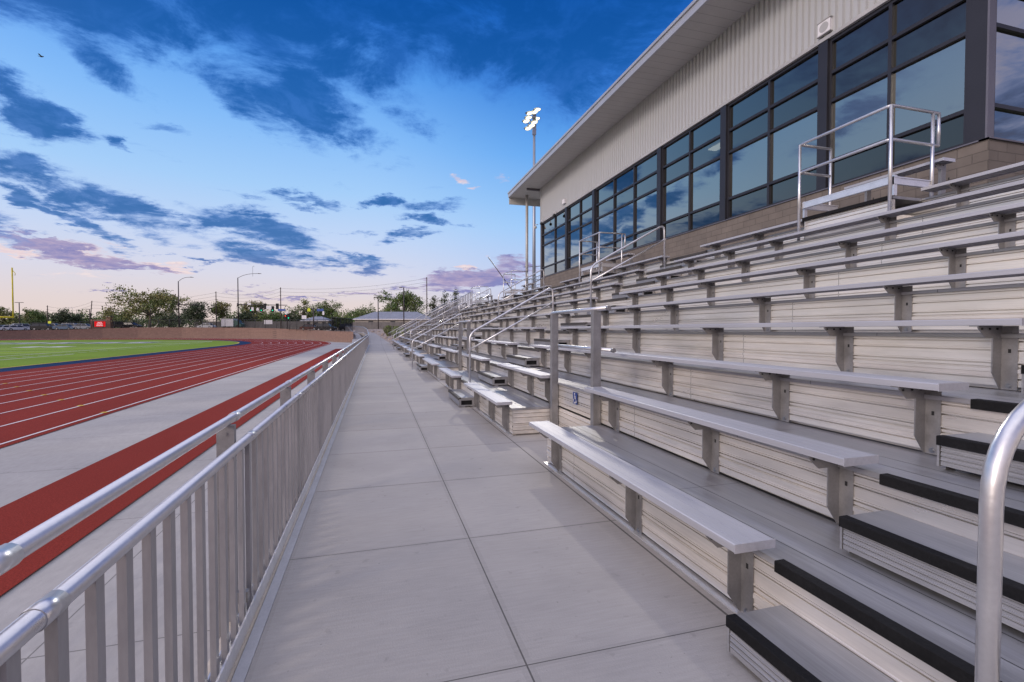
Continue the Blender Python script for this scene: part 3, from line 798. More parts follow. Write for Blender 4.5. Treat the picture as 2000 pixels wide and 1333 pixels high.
mb.build('pickets', M['alu_picket'], t)
# ================================================================== press box
pb = thing('press_box', (XW, 15, 3.5), 'press box with ribbed cream metal wall over dark tinted windows and a wide roof overhang', 'building')
YA, YE = 5.10, 25.85
mb = MB(); mb.box(9.10, 16, YA, YE, 0, 4.575); mb.build('block_wall', M['block'], pb)
mb = MB(); mb.box(9.075, 9.24, YA-.02, YE+.02, 4.578, 4.60); mb.box(9.075, 16, YA-.03, YA+.12, 4.578, 4.601); mb.build('sill', M['bronze_l'], pb)
# corrugated wall
mb = MB(); y = 5.18; p = .16; z0, z1 = 7.74, 9.73
pts = []
while y < YE:
    pts += [(9.125, y),(9.125, y+.080),(9.170, y+.098),(9.170, y+.142)]; y += p
pts.append((9.125, y))
for (xa, ya), (xb, yb) in zip(pts, pts[1:]): mb.quad((xa,ya,z0),(xb,yb,z0),(xb,yb,z1),(xa,ya,z1))
pts = []; x = 9.14
while x < 16: pts += [(x, 5.18),(x+.075, 5.18),(x+.095, 5.21),(x+.14, 5.21)]; x += p
for (xa, ya), (xb, yb) in zip(pts, pts[1:]): mb.quad((xa,ya,z0),(xb,yb,z0),(xb,yb,z1),(xa,ya,z1))
mb.box(9.17, 16, YE-.1, YE, 4.6, 9.73)
mb.build('metal_wall', M['metalwall'], pb)
mb = MB(); mb.box(9.07, 9.20, 5.10, YE+.03, 7.685, 7.76); mb.box(9.07,16,5.10,5.2,7.685,7.76); mb.build('flashing', M['sill'], pb)
mb = MB(); mb.box(9.10, 9.16, YE-.02, YE+.04, 7.76, 9.72); mb.build('corner_trim', M['metalwall'], pb)
# windows
TZ = [4.60, 5.16, 6.40, 6.985, 7.685]
BAYS = [[5.41,6.64,7.97],[7.97,9.45,10.96],[10.96,12.47,14.01],[14.01,15.69,17.22,18.97],[18.97,20.49,22.05],[22.05,23.71,25.8]]
for bi, bay in enumerate(BAYS):
    w = None
    a, b = bay[0], bay[-1]
    fr = MB(); pad = .11
    lo = a+(pad if bi else 0); hi = b-(pad if bi < 5 else .08)
    for y in bay[1:-1]: fr.box(9.14, 9.235, y-.032, y+.032, TZ[0]+.05, TZ[-1]-.05)
    fr.box(9.14,9.235, lo, lo+.05, TZ[0]+.05, TZ[-1]-.05); fr.box(9.14,9.235, hi-.05, hi, TZ[0]+.05, TZ[-1]-.05)
    fr.box(9.137,9.236, lo, hi, TZ[0], TZ[0]+.05); fr.box(9.137,9.236, lo, hi, TZ[-1]-.07, TZ[-1])
    for z in TZ[1:-1]: fr.box(9.143,9.232, lo+.05, hi-.05, z-.032, z+.032)
    w = fr.build('window', M['bronze'], pb)
    for z0_, z1_, nm_ in ((TZ[1], TZ[2], 'glass'), (TZ[0]+.01, TZ[1], 'dark_glass'), (TZ[2], TZ[-1]-.01, 'dark_glass')):
        g = MB(); g.quad((9.20, lo+.01, z0_),(9.20, lo+.01, z1_),(9.20, hi-.01, z1_),(9.20, hi-.01, z0_)); g.build(nm_, M['glass' if nm_ == 'glass' else 'glass_dark'], w)
    if bi < 5:
        MB().box(9.085, 9.26, b-.108, b+.108, TZ[0], TZ[-1]).build('column', M['bronze'], pb)
mb = MB(); mb.box(9.12, 9.30, 5.16, 5.408, TZ[0], TZ[-1]); mb.build('column', M['bronze'], pb)
mb = MB(); mb.box(9.11, 9.26, 5.13, 5.158, TZ[0], TZ[-1]); mb.build('column_cover', M['bronze_l'], pb)
mb = MB(); mb.box(9.1,9.25, 25.72, 25.86, TZ[0], TZ[-1]); mb.build('column', M['bronze_l'], pb)
fr = MB()
for x in (9.31, 11.4, 13.5, 15.6): fr.box(x-.03, x+.03, 5.17, 5.26, TZ[0]+.05, TZ[-1]-.07)
for z in TZ[1:-1]: fr.box(9.28, 15.9, 5.173, 5.257, z-.032, z+.032)
fr.box(9.28,15.9,5.168,5.262,TZ[0],TZ[0]+.05); fr.box(9.28,15.9,5.168,5.262,TZ[-1]-.07,TZ[-1])
w = fr.build('window', M['bronze'], pb)
g = MB(); g.quad((9.27,5.22,TZ[0]+.01),(15.9,5.22,TZ[0]+.01),(15.9,5.22,TZ[-1]-.01),(9.27,5.22,TZ[-1]-.01)); g.build('glass', M['glass'], w)
# room behind the glass
mb = MB()
mb.quad((9.3,5.3,4.58),(15.9,5.3,4.58),(15.9,25.7,4.58),(9.3,25.7,4.58)); mb.quad((13.2,5.3,4.58),(13.2,25.7,4.58),(13.2,25.7,7.7),(13.2,5.3,7.7))
mb.quad((9.3,5.3,7.69),(9.3,25.7,7.69),(15.9,25.7,7.69),(15.9,5.3,7.69))
for y in (10.9, 14.0, 18.9, 22.0): mb.box(9.4, 13.2, y-.06, y+.06, 4.6, 7.68)
mb.build('room', M['interior'], pb)
mb = MB()
for y in (13.3,): mb.box(10.7, 11.0, y-.3, y+.3, 7.62, 7.66)
mb.build('ceiling_lamp', M['ceil_lamp'], pb)
# roof
mb = MB(); mb.box(7.90, 17, 3.0, 28.15, 9.72, 9.74); mb.build('soffit', M['soffit'], pb)
mb = MB(); mb.prism([(7.86,9.745),(17,9.745),(17,10.35),(7.86,9.97)], 3.0, 28.18); mb.build('roof', M['fascia'], pb)
mb = MB(); mb.box(7.84,7.898,2.98,28.2,9.69,9.90); mb.box(7.80,7.86,2.98,28.2,9.90,9.985); mb.build('fascia', M['fascia'], pb)
mb = MB(); mb.box(7.90,16.9,28.152,28.22,9.30,9.96); mb.build('end_fascia', M['soffit'], pb)
mb = MB(); mb.box(8.35,9.13,26.02,26.12,9.60,9.716); mb.build('soffit_bracket', M['bronze_l'], pb)
mb = MB(); mb.tube([(8.82,27.5,3.4),(8.82,27.5,9.72)], .085, 12); mb.build('roof_post', M['sill'], pb)
# things fixed to the wall
t = thing('wall_speaker', (9.10, 7.94, 7.9), 'white square loudspeaker mounted on the ribbed wall above the dark windows', 'speaker')
mb = MB(); mb.prism([(9.065,7.84),(9.13,7.84),(9.13,8.10),(9.065,8.10)], 7.80, 8.08); mb.build('cabinet', M['white'], t)
mb = MB(); i = mb.add([(9.0625, 7.94+.105*math.cos(q), 7.97+.10*math.sin(q)) for q in [2*PI*k/24 for k in range(24)]]); mb.face(range(i, i+24))
mb.build('grille', M['sill'], t)
for zz in (7.822, 8.104): MB().box(9.05,9.12,7.78,8.10,zz,zz+.014).build('bracket', M['sill'], t)
t = thing('wall_lamp', (9.12, 22.25, 7.9), 'tiny white wall lamp on the ribbed wall near the far corner', 'lamp')
MB().box(9.03,9.13,22.1,22.4,7.92,8.14).build('housing', M['white'], t)
for i, (y, lab) in enumerate(((25.2,'dome camera hanging under the wall at the far window corner'),(23.2,'second small black camera under the wall above the far windows'),(26.2,'outer camera on an arm past the far wall corner'))):
    t = thing('security_camera', (9.0, y, 7.6), lab, 'camera')
    mb = MB(); mb.tube([(9.08,y,7.72),(8.92,y,7.72),(8.92,y,7.62)], .02, 6); mb.build('arm', M['white'], t)
    mb = MB(); mb.ball((8.92,y,7.55), .085, 10, 6); mb.build('dome', M['black'] if i < 2 else M['sill'], t)
# landing with rail at the far end of the press box
t = thing('rear_landing', (10, 28, 3.5), 'concrete landing with thin picket rail at the far end of the press box', 'landing')
MB().box(9.3, 12.5, 26.0, 29.0, 3.3, 3.75).build('slab', M['apron'], t)
mb = MB()
for z in (4.85, 4.35): mb.tube([(9.35,26.3,z),(9.35,28.9,z),(12.3,28.9,z)], .024, 8)
for k in range(9): mb.tube([(9.35,26.3+k*.32,3.75),(9.35,26.3+k*.32,4.85)], .012, 6)
mb.build('rail', M['galv'], t)
t = tag(MB().tube([(7.55,26.5,4.0),(6.55,28.0,6.0)], .025, 6).build('leaning_pole', M['brown_steel']), 'thin dark pole leaning behind the railed platform at the sky', 'pole')

# ================================================================== floodlight mast
fx, fy = 14.5, 43.0
t = thing('floodlight_mast', (fx, fy, 0), 'tall grey mast with a lit cluster of bright floodlights above the roof', 'floodlight')
MB().tube([(fx,fy,0),(fx,fy,22.2)], .19, 12, r2=.11).build('pole', M['galv'], t)
heads = [(.32,22.35),(-.10,21.9),(-.78,21.45),(.22,21.45),(-.92,20.98),(-.12,20.95),(-1.22,20.52),(-.50,20.45),(-.95,20.0)]
mb = MB()
for z in (21.5, 21.05, 20.65): mb.tube([(fx-1.1, fy-1.0, z),(fx+.3, fy+.3, z)], .05, 6)
mb.box(fx-.16,fx+.16,fy-.12,fy+.12,20.0,22.1)
mb.build('crossarm', M['galv'], t)
mb = MB()
for s in (-1,1): mb.tube([(fx, fy, 7.6),(fx+s*.8, fy, 7.75)], .04, 6); mb.ball((fx+s*.8, fy, 7.66), .14, 8, 5)
mb.build('lower_arm', M['galv'], t)
aim = Vector((-.72,-.62,-.36)).normalized(); sx = Vector((0,0,1)).cross(aim).normalized(); sz = aim.cross(sx)
for dx, z in heads:
    c = Vector((fx+dx, fy+dx*.9-.35, z)); 
    mb = MB(); n = 12
    i0 = mb.add([c + (sx*math.cos(q)*.36+sz*math.sin(q)*.15) for q in [2*PI*k/n for k in range(n)]])
    i1 = mb.add([c - aim*.30 + (sx*math.cos(q)*.16+sz*math.sin(q)*.12) for q in [2*PI*k/n for k in range(n)]])
    i2 = mb.add([c + aim*(.30 if math.sin(q) > .1 else 0) + (sx*math.cos(q)*.38+sz*math.sin(q)*.175) for q in [2*PI*k/n for k in range(n)]])
    for k in range(n):
        j = (k+1) % n
        mb.face((i0+k,i0+j,i1+j,i1+k), True); mb.face((i0+k,i2+k,i2+j,i0+j), True)
    mb.face(range(i1, i1+n))
    h = mb.build('lamp_head', M['galv'], t)
    mb = MB(); i = mb.add([c + aim*.02 + (sx*math.cos(q)*.31+sz*math.sin(q)*.118) for q in [2*PI*k/n for k in range(n)]]); mb.face(range(i, i+n)); mb.build('lens', M['floodlens'], h)
ld = bpy.data.lights.new('floodlight', 'SPOT'); ld.energy = FLOOD_W; ld.color = (1,.92,.80); ld.spot_size = math.radians(95); ld.spot_blend = .6; ld.shadow_soft_size = .6
lo = bpy.data.objects.new('floodlight', ld); COL.objects.link(lo); lo.location = (fx-1.6, fy-1.8, 21.0)
lo.rotation_euler = (Vector((0,8,0))-Vector(lo.location)).to_track_quat('-Z','Y').to_euler()

# ================================================================== far scenery
def G(u, d): 
    x, y = P(u, d); return x, y, zg(u) if u < 700 else (1.45 if u < 760 else 1.6)
def hz(d, v): return CH + (645-v)*d/FPX      # height of a thing at depth d reaching photo row v
# goal post
gx, gy = -49.0, 84.0
t = thing('goal_post', (gx, gy, ZT), 'yellow football goal post, tall upright and crossbar at the left edge', 'goal post')
MB().tube([(gx,gy,3.45),(gx,gy,10.4)], .085, 10).build('upright', M['yellow'], t)
MB().tube([(gx-5.64,gy,3.45),(gx-5.64,gy,10.4)], .06, 10).build('upright', M['yellow'], t)
MB().tube([(gx-5.7,gy,3.45),(gx+.06,gy,3.45)], .13, 10).build('crossbar', M['yellow'], t)
MB().tube(fillet([(gx-2.82,gy+1.6,ZT),(gx-2.82,gy+1.6,3.0),(gx-2.82,gy,3.45)], .8), .09, 10).build('gooseneck', M['yellow'], t)
MB().tube([(gx,gy,10.1),(gx+.35,gy,9.6),(gx+.3,gy,9.3)], .035, 6).build('ribbon', M['yellow'], t)
# street lamps with curved arms
def street_lamp(u, d, vtop, armpx, lab, extra=None):
    x, y, z = G(u, d); zt = hz(d, vtop)
    t = thing('street_lamp', (x, y, z), lab, 'street lamp', 'street lamps')
    MB().tube([(x,y,z),(x,y,zt)], .16, 10, r2=.10).build('pole', M['brown_steel'], t)
    L_ = armpx*d/FPX; ax, ay = C16*L_, -S16*L_
    pts = [(x,y,zt-.1),(x+ax*.25,y+ay*.25,zt+.55),(x+ax*.6,y+ay*.6,zt+.95),(x+ax,y+ay,zt+1.0)]
    MB().tube(fillet(pts,1.2,4), .05, 8).build('arm', M['brown_steel'], t)
    e = Vector(pts[-1]); mb = MB(); mb.prism([(0,-.08),(.7,-.06),(.75,0),(.1,.09),(0,.05)], -.15, .15); mb.xf(Matrix.Translation(e) @ Matrix.Rotation(math.atan2(ay,ax),4,'Z')); mb.build('lamp_head', M['brown_steel'], t)
    return t, x, y, z, zt
street_lamp(350, 118, 550, 24, 'tall brown street lamp with curved arm right of the broad tree')
t, x, y, z, zt = street_lamp(466, 118, 543, 40, 'tallest brown street lamp, curved arm carrying a small antenna')
e = Vector((x+C16*3.7, y-S16*3.7, zt+1.0)); mb = MB(); mb.tube([e+Vector((0,0,-.7)), e+Vector((0,0,1.7)), e+Vector((.25,0,1.9)), e+Vector((.3,0,1.6))], .03, 6); mb.build('antenna', M['brown_steel'], t)
def signal(x, y, z, lit, label, back=False):
    t = thing('traffic_signal', (x, y, z), label, 'traffic light', 'traffic signals at the crossing')
    mb = MB(); mb.box(x-.2, x+.2, y-.12, y+.12, z-.55, z+.55); mb.box(x-.34,x+.34,y+.10,y+.13,z-.7,z+.7); mb.build('housing', M['black'], t)
    for k, zz in enumerate((z+.35, z, z-.35)):
        mb = MB(); mb.tube([(x,y-.12,zz),(x,y-.14,zz)], .12, 10)
        on = (lit == 'g' and k == 2) or (lit == 'r' and k == 0)
        mb.build('lens', (M['sig_g'] if lit == 'g' else M['sig_r']) if on else M['black'], t)
def mast(u, d, v, u1, lab, pole=False):
    x, y, z = G(u, d); zt = hz(d, v); L_ = (u1-u)*d/FPX
    t = thing('signal_mast_arm', (x, y, z), lab, 'mast arm')
    MB().tube([(x,y-.2,zt),(x+C16*L_,y-.2-S16*L_,zt-.15)], .13, 8, r2=.08).build('arm', M['brown_steel'], t)
    if pole: MB().tube([(x,y-.2,z),(x,y-.2,zt+.3)], .14, 8).build('pole', M['brown_steel'], t)
    else: MB().tube([(x,y-.28,zt-.35),(x,y-.28,zt+.35)], .22, 8).build('clamp', M['brown_steel'], t)
mast(466, 118, 595.5, 562, 'long dark mast arm hung with green traffic signals')
mast(350, 118, 595.5, 396, 'short dark mast arm on the street lamp beside the broad tree')
mast(613, 118, 604, 590, 'short mast arm holding the bright yellow crossing sign', True)
for u, lit, lab in ((492,'g','green lit traffic signal hanging nearest the brown pole'),(512,'g','green lit traffic signal, second from the brown pole'),(534,'g','green lit traffic signal, third from the brown pole')):
    x, y, _ = G(u, 118); signal(x, y-.55, hz(118, 604), lit, lab)
for u, lab in ((519,'unlit traffic signal backplate above the middle of the mast arm'),(543,'unlit traffic signal backplate near the end of the mast arm')):
    x, y, _ = G(u, 118); signal(x, y-.55, hz(118, 599), '', lab)
def panel(u, v, w, h, d, m, name, lab, cat='sign', shape=None, post=True):
    x, y, z0 = G(u, d); z = hz(d, v); W, H = w*d/FPX, h*d/FPX
    t = thing(name, (x, y, z0), lab, cat)
    out = shape or [(-.5,-.5),(.5,-.5),(.5,.5),(-.5,.5)]
    mb = MB(); i = mb.add([(a*W, -.02, b*H) for a, b in out]+[(a*W, .02, b*H) for a, b in out]); n = len(out)
    mb.face([i+k for k in range(n)]); mb.face([i+n+k for k in range(n)][::-1])
    for k in range(n): mb.face((i+k, i+n+k, i+n+(k+1)%n, i+(k+1)%n))
    mb.xf(Matrix.Translation((x, y-.1, z)) @ Matrix.Rotation(-math.atan2(S16, C16), 4, 'Z')); mb.build('board', m, t)
    if post: MB().tube([(x,y,z0),(x,y,z+H*.4)], .04, 6).build('post', M['brown_steel'], t)
    return t
pent = [(-.5,-.5),(.5,-.5),(.5,.05),(0,.5),(-.5,.05)]
panel(604, 605, 6, 7.5, 116, M['yellow_sign'], 'crossing_sign', 'bright yellow pentagon crossing sign above the mast arm', shape=pent, post=False)
panel(98, 630, 6, 4.5, 116, M['yellow_sign'], 'yellow_sign', 'small bright yellow sign over the parked cars on the left')
panel(626, 606, 13, 4.5, 116, M['blue'], 'street_name_sign', 'long blue street name sign right of the yellow pentagon', post=False)
panel(551, 606, 15, 4, 116, M['blue'], 'street_name_sign', 'blue street name sign at the end of the long mast arm', post=False)
panel(494, 604, 4.5, 6.5, 117, M['white'], 'lane_sign', 'small white sign among the green signals', post=False)
panel(488, 594, 6.5, 4, 117, M['white'], 'arm_sign', 'white plate on top of the long mast arm', post=False)
panel(504, 604, 5, 6, 117, M['white'], 'house_shaped_sign', 'pale pentagon sign between green signals', shape=pent, post=False)
panel(526, 601.5, 10, 4.5, 117, M['white'], 'arm_sign', 'white plate below the middle of the long mast arm', post=False)
panel(561, 611.5, 5, 6, 114, M['white'], 'white_sign', 'small white sign above the red and green pedestrian signals')
panel(632, 612, 3.5, 7, 114, M['white'], 'white_sign', 'narrow white sign on a post under the right blue sign')
panel(594.5, 620, 9, 7, 114, M['white'], 'square_sign', 'white square sign in front of the grey roofed house')
panel(524.5, 629.5, 16, 8, 112.5, M['white'], 'fence_banner', 'white banner hung on the black fence', post=False)
for u, v, lit, lab in ((558,617.5,'r','red lit signal on the low corner post'),(564,621.5,'g','green lit signal on the low corner post')):
    x, y, z = G(u, 113); signal(x, y, hz(113, v)-(.35 if lit == 'r' else -.35), lit, lab)
x, y, z = G(561, 114); tag(MB().tube([(x,y+.2,z),(x,y+.2,hz(114,609))], .09, 8).build('signal_post', M['black']), 'black corner post carrying the low red and green signals', 'post')
def box_lamp(u, d, v, lab, two=True):
    x, y, z = G(u, d); zt = hz(d, v)
    t = thing('lot_lamp', (x, y, z), lab, 'street lamp', 'box headed lot lamps')
    MB().tube([(x,y,z),(x,y,zt)], .10, 8).build('pole', M['brown_steel'], t)
    for s in ((-1,1) if two else (-1,)):
        MB().box(x+s*.25-.0 if s > 0 else x-.85, x+.85 if s > 0 else x-.25, y-.2, y+.2, zt-.1, zt+.02).build('lamp_head', M['brown_steel'], t)
    MB().tube([(x-.3,y,zt-.03),(x+.3,y,zt-.03)], .03, 6).build('crossarm', M['brown_steel'], t)
box_lamp(39, 125, 591, 'box headed lot lamp right of the goal post')
box_lamp(176, 125, 604, 'box headed lot lamp left of the red screen', False)
box_lamp(739, 100, 581, 'two headed lot lamp in front of the grey roofed house')
box_lamp(789, 92, 562, 'tall lot lamp in front of the big tree right of the path', False)
def util(u, d, v, lab, lean=0):
    x, y, z = G(u, d); zt = hz(d, v)
    t = thing('utility_pole', (x, y, z), lab, 'utility pole', 'wooden utility poles')
    MB().tube([(x-lean,y,z),(x,y,zt)], .16, 8, r2=.11).build('pole', M['pole_wood'], t)
    mb = MB()
    for k in range(3): mb.box(x-.25, x+.12, y-.06, y+.06, zt-.4-k*1.0, zt-.28-k*1.0)
    mb.build('insulators', M['pole_wood'], t)
    return Vector((x, y, zt))
U = [util(423,140,570,'utility pole left of the tallest street lamp'), util(549,140,562,'tallest utility pole, over the long mast arm'), util(834,130,542,'utility pole rising beside the dark conifers'),
     util(94,150,597,'short utility pole above the yellow sign'), util(181,150,588,'leaning utility pole left of the broad tree',.8)]
def wire(a, b, lab, sag=1.2):
    pts = [a.lerp(b, k/16)+Vector((0,0,-sag*4*(k/16)*(1-k/16))) for k in range(17)]
    tag(MB().tube(pts, .022, 4).build('power_line', M['black']), lab, 'wire', 'overhead power lines')
dz = lambda k: Vector((0,0,-.3-k))
for a, b, w in ((0,1,'between the left and the tallest utility poles'),(1,2,'from the tallest utility pole to the one by the conifers'),(4,0,'from the leaning pole to the pole by the street lamp'),(3,4,'between the two poles left of the broad tree')):
    for k, nm in enumerate(('top wire','second wire','third wire')):
        wire(U[a]+dz(k), U[b]+dz(k), f'{nm} {w}')
# illuminated sign in a brick surround
x, y, z = G(199, 118); zt = hz(118, 624.5); rot = Matrix.Rotation(-math.atan2(S16,C16),4,'Z'); TT = Matrix.Translation((x,y,0)) @ rot
t = thing('message_sign', (x, y, z), 'lit red message screen in a brick surround with a taller end pillar', 'sign')
mb = MB(); mb.box(-2.5,-2.0,-.3,.3,z-.3,zt); mb.box(-2.0,1.5,-.25,.25,zt-.35,zt-.02); mb.box(-2.6,2.6,-.5,.35,z-.2,z+.35); mb.xf(TT); mb.build('surround', M['brick'], t)
mb = MB(); mb.box(1.5,2.5,-.4,.4,z-.2,hz(118,619)); mb.xf(TT); mb.build('pillar', M['brick'], t)
mb = MB(); mb.box(1.42,2.58,-.45,.45,hz(118,619),hz(118,618)); mb.xf(TT); mb.build('pillar_cap', M['sill'], t)
mb = MB(); mb.box(-1.98,1.48,-.18,.1,z+.36,zt-.36); mb.xf(TT); s = mb.build('screen_case', M['black'], t)
mb = MB(); mb.box(-1.62,1.1,-.20,-.185,z+.50,zt-.48); mb.xf(TT); s = mb.build('screen', M['led'], t)
mb = MB(); random.seed(4)
for r, (wd, zz) in enumerate(((.55,.78),(.75,.50),(.85,.22))):
    xx = -.25-wd
    hh = (zt-z-.98)
    while xx < -.25+wd-.1:
        w_ = random.uniform(.1,.2); b0 = z+.50+hh*(zz-.10)
        mb.box(xx, xx+w_*.35, -.205,-.203, b0, b0+hh*.2); mb.box(xx+w_*.35, xx+w_, -.205,-.203, b0+hh*.13, b0+hh*.2)
        if random.random() < .6: mb.box(xx+w_*.65, xx+w_, -.205,-.203, b0, b0+hh*.13)
        xx += w_+.06
mb.xf(TT); mb.build('lettering', M['ledtxt'], s)
# fences
def fence(us, dd, h, lab, name, mat_, z_add=0, step=3., mesh=True, seg=None):
    pts = [Vector((*P(u, d), zg(u)+z_add)) for u, d in zip(us, dd)]
    t = thing(name, tuple(pts[0]), lab, 'fence')
    pm, rm, mm = MB(), MB(), MB()
    for a, b in zip(pts, pts[1:]):
        L_ = (b-a).length; n = max(1, int(L_/step))
        for k in range(n):
            p = a.lerp(b, k/n)
            pm.tube([p+Vector((0,0,-.2)), p+Vector((0,0,h))], .045, 6)
        rm.tube([a+Vector((0,0,h-.02)), b+Vector((0,0,h-.02))], .03, 6)
        mm.quad(a, b, b+Vector((0,0,h-.04)), a+Vector((0,0,h-.04)))
    pm.build('posts', M['black'], t); rm.build('top_rail', M['black'], t); mm.build('wire_mesh', mat_, t)
    return t
fence([60,135,270,440,540,580,620,652],[117.5,117.5,114,107.2,99.5,91.5,82.5,76],1.9,'long black chain link fence standing along the brown retaining wall','chain_link_fence',M['chainlink'],0,3.2)
fence([648,665,690],[80,84,90],2.4,'dark screened fence panels at the gate beside the ramp','screened_fence',M['screen'],0,1.6)
def wood_fence(u0, u1, d0, d1, h, zb, lab):
    a, b = Vector((*P(u0,d0), 0)), Vector((*P(u1,d1), 0))
    t = thing('wooden_fence', (a.x, a.y, zb), lab, 'fence')
    n = int((b-a).length/.15); mb = MB(); random.seed(3)
    for k in range(n):
        p, q = a.lerp(b, (k+.04)/n), a.lerp(b, (k+.96)/n); hh = h+random.uniform(-.02,.02)
        o = Vector((0, .02, 0))
        i = mb.add([(p.x,p.y,zb-.4),(q.x,q.y,zb-.4),(q.x,q.y,zb+hh),(p.x,p.y,zb+hh),(p.x,p.y+.02,zb-.4),(q.x,q.y+.02,zb-.4),(q.x,q.y+.02,zb+hh),(p.x,p.y+.02,zb+hh)])
        for f in ((0,1,2,3),(7,6,5,4),(3,2,6,7),(0,4,5,1),(0,3,7,4),(1,5,6,2)): mb.face([i+x_ for x_ in f])
    mb.build('boards', M['wood'], t)
    mb = MB()
    for k in range(int((b-a).length/2.4)+1):
        p = a.lerp(b, min(1,k*2.4/(b-a).length)); mb.box(p.x-.05,p.x+.05,p.y+.03,p.y+.12,zb-.4,zb+h-.1)
    mb.build('fence_posts', M['wood'], t)
wood_fence(380, 600, 150, 145, 2.1, 2.2, 'grey board fence behind the street in the middle distance')
wood_fence(688, 850, 108, 104, 2.0, 1.4, 'grey board fence in front of the grey roofed house on the right')
# houses
def house(u0, u1, d, ve, vr, zb, lab, depth=9):
    x0, y0 = P(u0, d); W = (u1-u0)*d/FPX; ze, zr = hz(d, ve), hz(d, vr)
    t = thing('house', (x0, y0, zb), lab, 'house')
    TT = Matrix.Translation((x0,y0,0)) @ Matrix.Rotation(-math.atan2(S16,C16),4,'Z')
    mb = MB(); mb.box(.5, W-.5, .5, depth-.5, zb-.5, ze); mb.xf(TT); mb.build('walls', M['siding'], t)
    mb = MB(); i = mb.add([(0,0,ze),(W,0,ze),(W,depth,ze),(0,depth,ze),(depth*.5,depth/2,zr),(W-depth*.5,depth/2,zr)])
    for f in ((0,1,5,4),(1,2,5),(2,3,4,5),(3,0,4)): mb.face([i+k for k in f])
    mb.xf(TT); mb.build('roof', M['roof_sh'], t)
    mb = MB(); mb.box(-.02,W+.02,-.03,0,ze-.18,ze+.02); mb.box(-.03,0,0,depth,ze-.18,ze+.02); mb.xf(TT); mb.build('fascia_board', M['white'], t)
    mb = MB()
    for k in range(3): 
        xx = W*(.2+.28*k); mb.box(xx, xx+1.2, .46, .495, ze-1.6, ze-.5)
    mb.xf(TT); mb.build('window', M['glass_car'], t)
    mb = MB(); mb.tube([(W*.45,depth*.4,zr-.8),(W*.45,depth*.4,zr+.5)], .08, 6); mb.xf(TT); mb.build('vent_pipe', M['sill'], t)
house(688, 842, 122, 623.5, 608, 1.5, 'low house with long grey hip roof behind the board fence', 9)
house(586, 642, 155, 626.5, 618, 2.0, 'pale grey roofed house behind the traffic signals', 7)
# cars
def car_proto(kind):
    root = bpy.data.objects.new('parked_car', None); COL.objects.link(root)
    if kind == 'sedan': L_, W, low, top, g = 4.6, 1.78, .88, 1.42, [(-1.75,.0),(-1.05,1),(.55,1),(1.35,0)]
    else: L_, W, low, top, g = 4.8, 1.9, 1.05, 1.75, [(-2.25,0),(-2.0,1),(.65,1),(1.35,0)]
    h = L_/2
    prof = [(-h,.35),(-h+.05,low-.12),(-h+.35,low),(h-1.0,low),(h-.25,low-.12),(h,low-.35),(h-.02,.32),(h-.6,.25),(-h+.5,.25)]
    mb = MB(); mb.prism(prof, -W/2, W/2)
    gl = MB()
    def ring(ins, z): return None
    (x0,_),(x1,_),(x2,_),(x3,_) = g
    b0 = [(x0,-W/2+.04,low-.01),(x3,-W/2+.04,low-.01),(x3,W/2-.04,low-.01),(x0,W/2-.04,low-.01)]
    tq = [(x1,-W/2+.22,top),(x2,-W/2+.22,top),(x2,W/2-.22,top),(x1,W/2-.22,top)]
    mb.quad(*tq)
    i = gl.add(b0+[(a,b_,c-.005) for a,b_,c in tq])
    for f in ((0,1,5,4),(1,2,6,5),(2,3,7,6),(3,0,4,7)): gl.face([i+k for k in f])
    for (p, q) in zip(b0, tq): mb.tube([p, q], .045, 5)
    for (p, q) in zip(tq, tq[1:]+tq[:1]): mb.tube([p, q], .05, 5)
    m_ = ((b0[0][0]+b0[1][0])/2)
    for s in (-1,1): mb.tube([(m_, s*(W/2-.03), low),(m_, s*(W/2-.21), top)], .05, 5)
    body = mb.build('body', M['car_white'], root, local=True); body.material_slots[0].link = 'OBJECT'
    gl.build('windows', M['glass_car'], root, local=True)
    for x in (-h+.95, h-.95):
        for s in (-1, 1):
            w = MB(); w.tube([(x,s*(W/2-.2),.33),(x,s*(W/2+.01),.33)], .33, 14); wo = w.build('wheel', M['tyre'], root, local=True)
            w = MB(); w.tube([(x,s*(W/2+.005),.33),(x,s*(W/2+.02),.33)], .2, 10); w.build('rim', M['rim'], wo, local=True)
    for s in (-1, 1):
        w = MB(); w.box(h-.12,h-.01,s*.6-.16,s*.6+.16,low-.38,low-.22); w.build('headlight', M['white'], root, local=True)
        w = MB(); w.box(-h-.01,-h+.05,s*.65-.12,s*.65+.12,low-.35,low-.15); w.build('tail_light', M['car_maroon'], root, local=True)
    return root
protos = {}
def car(kind, u, d, color, head, label, zoff=0):
    x, y, z = G(u, d)
    if kind not in protos: protos[kind] = o = car_proto(kind)
    else: o = copy_tree(protos[kind])
    o.location = (x, y, z+zoff-.04); o.rotation_euler = (0,0,math.radians(head)-math.atan2(S16,C16))
    tag(o, label, 'car', 'cars in the lot and on the street')
    for c in kids(o):
        if c.name.startswith('body'):
            c.material_slots[0].link = 'OBJECT'; c.material_slots[0].material = M['car_'+color]
    return o
bpy.context.view_layer.update()
car('suv', 230, 121, 'black', 65, 'black tall car right of the brick sign pillar')
car('sedan', 256, 122, 'black', 0, 'dark sedan parked under the broad tree')
car('sedan', 404, 138, 'white', 180, 'white sedan on the street between broad tree and tall lamp')
car('sedan', 606, 118, 'maroon', 0, 'dark red sedan in front of the pale house')
car('suv', 637, 116, 'black', 0, 'black tall car beside the right corner post')
car('suv', 683, 110, 'black', 20, 'black pickup sized car behind the gate')
car('sedan', 6, 122, 'bluegrey', 60, 'bluish car at the left edge of the lot')
car('sedan', 20, 123, 'white', 60, 'white car under the goal post crossbar end')
car('sedan', 34, 124, 'white', 60, 'white car right of the goal post')
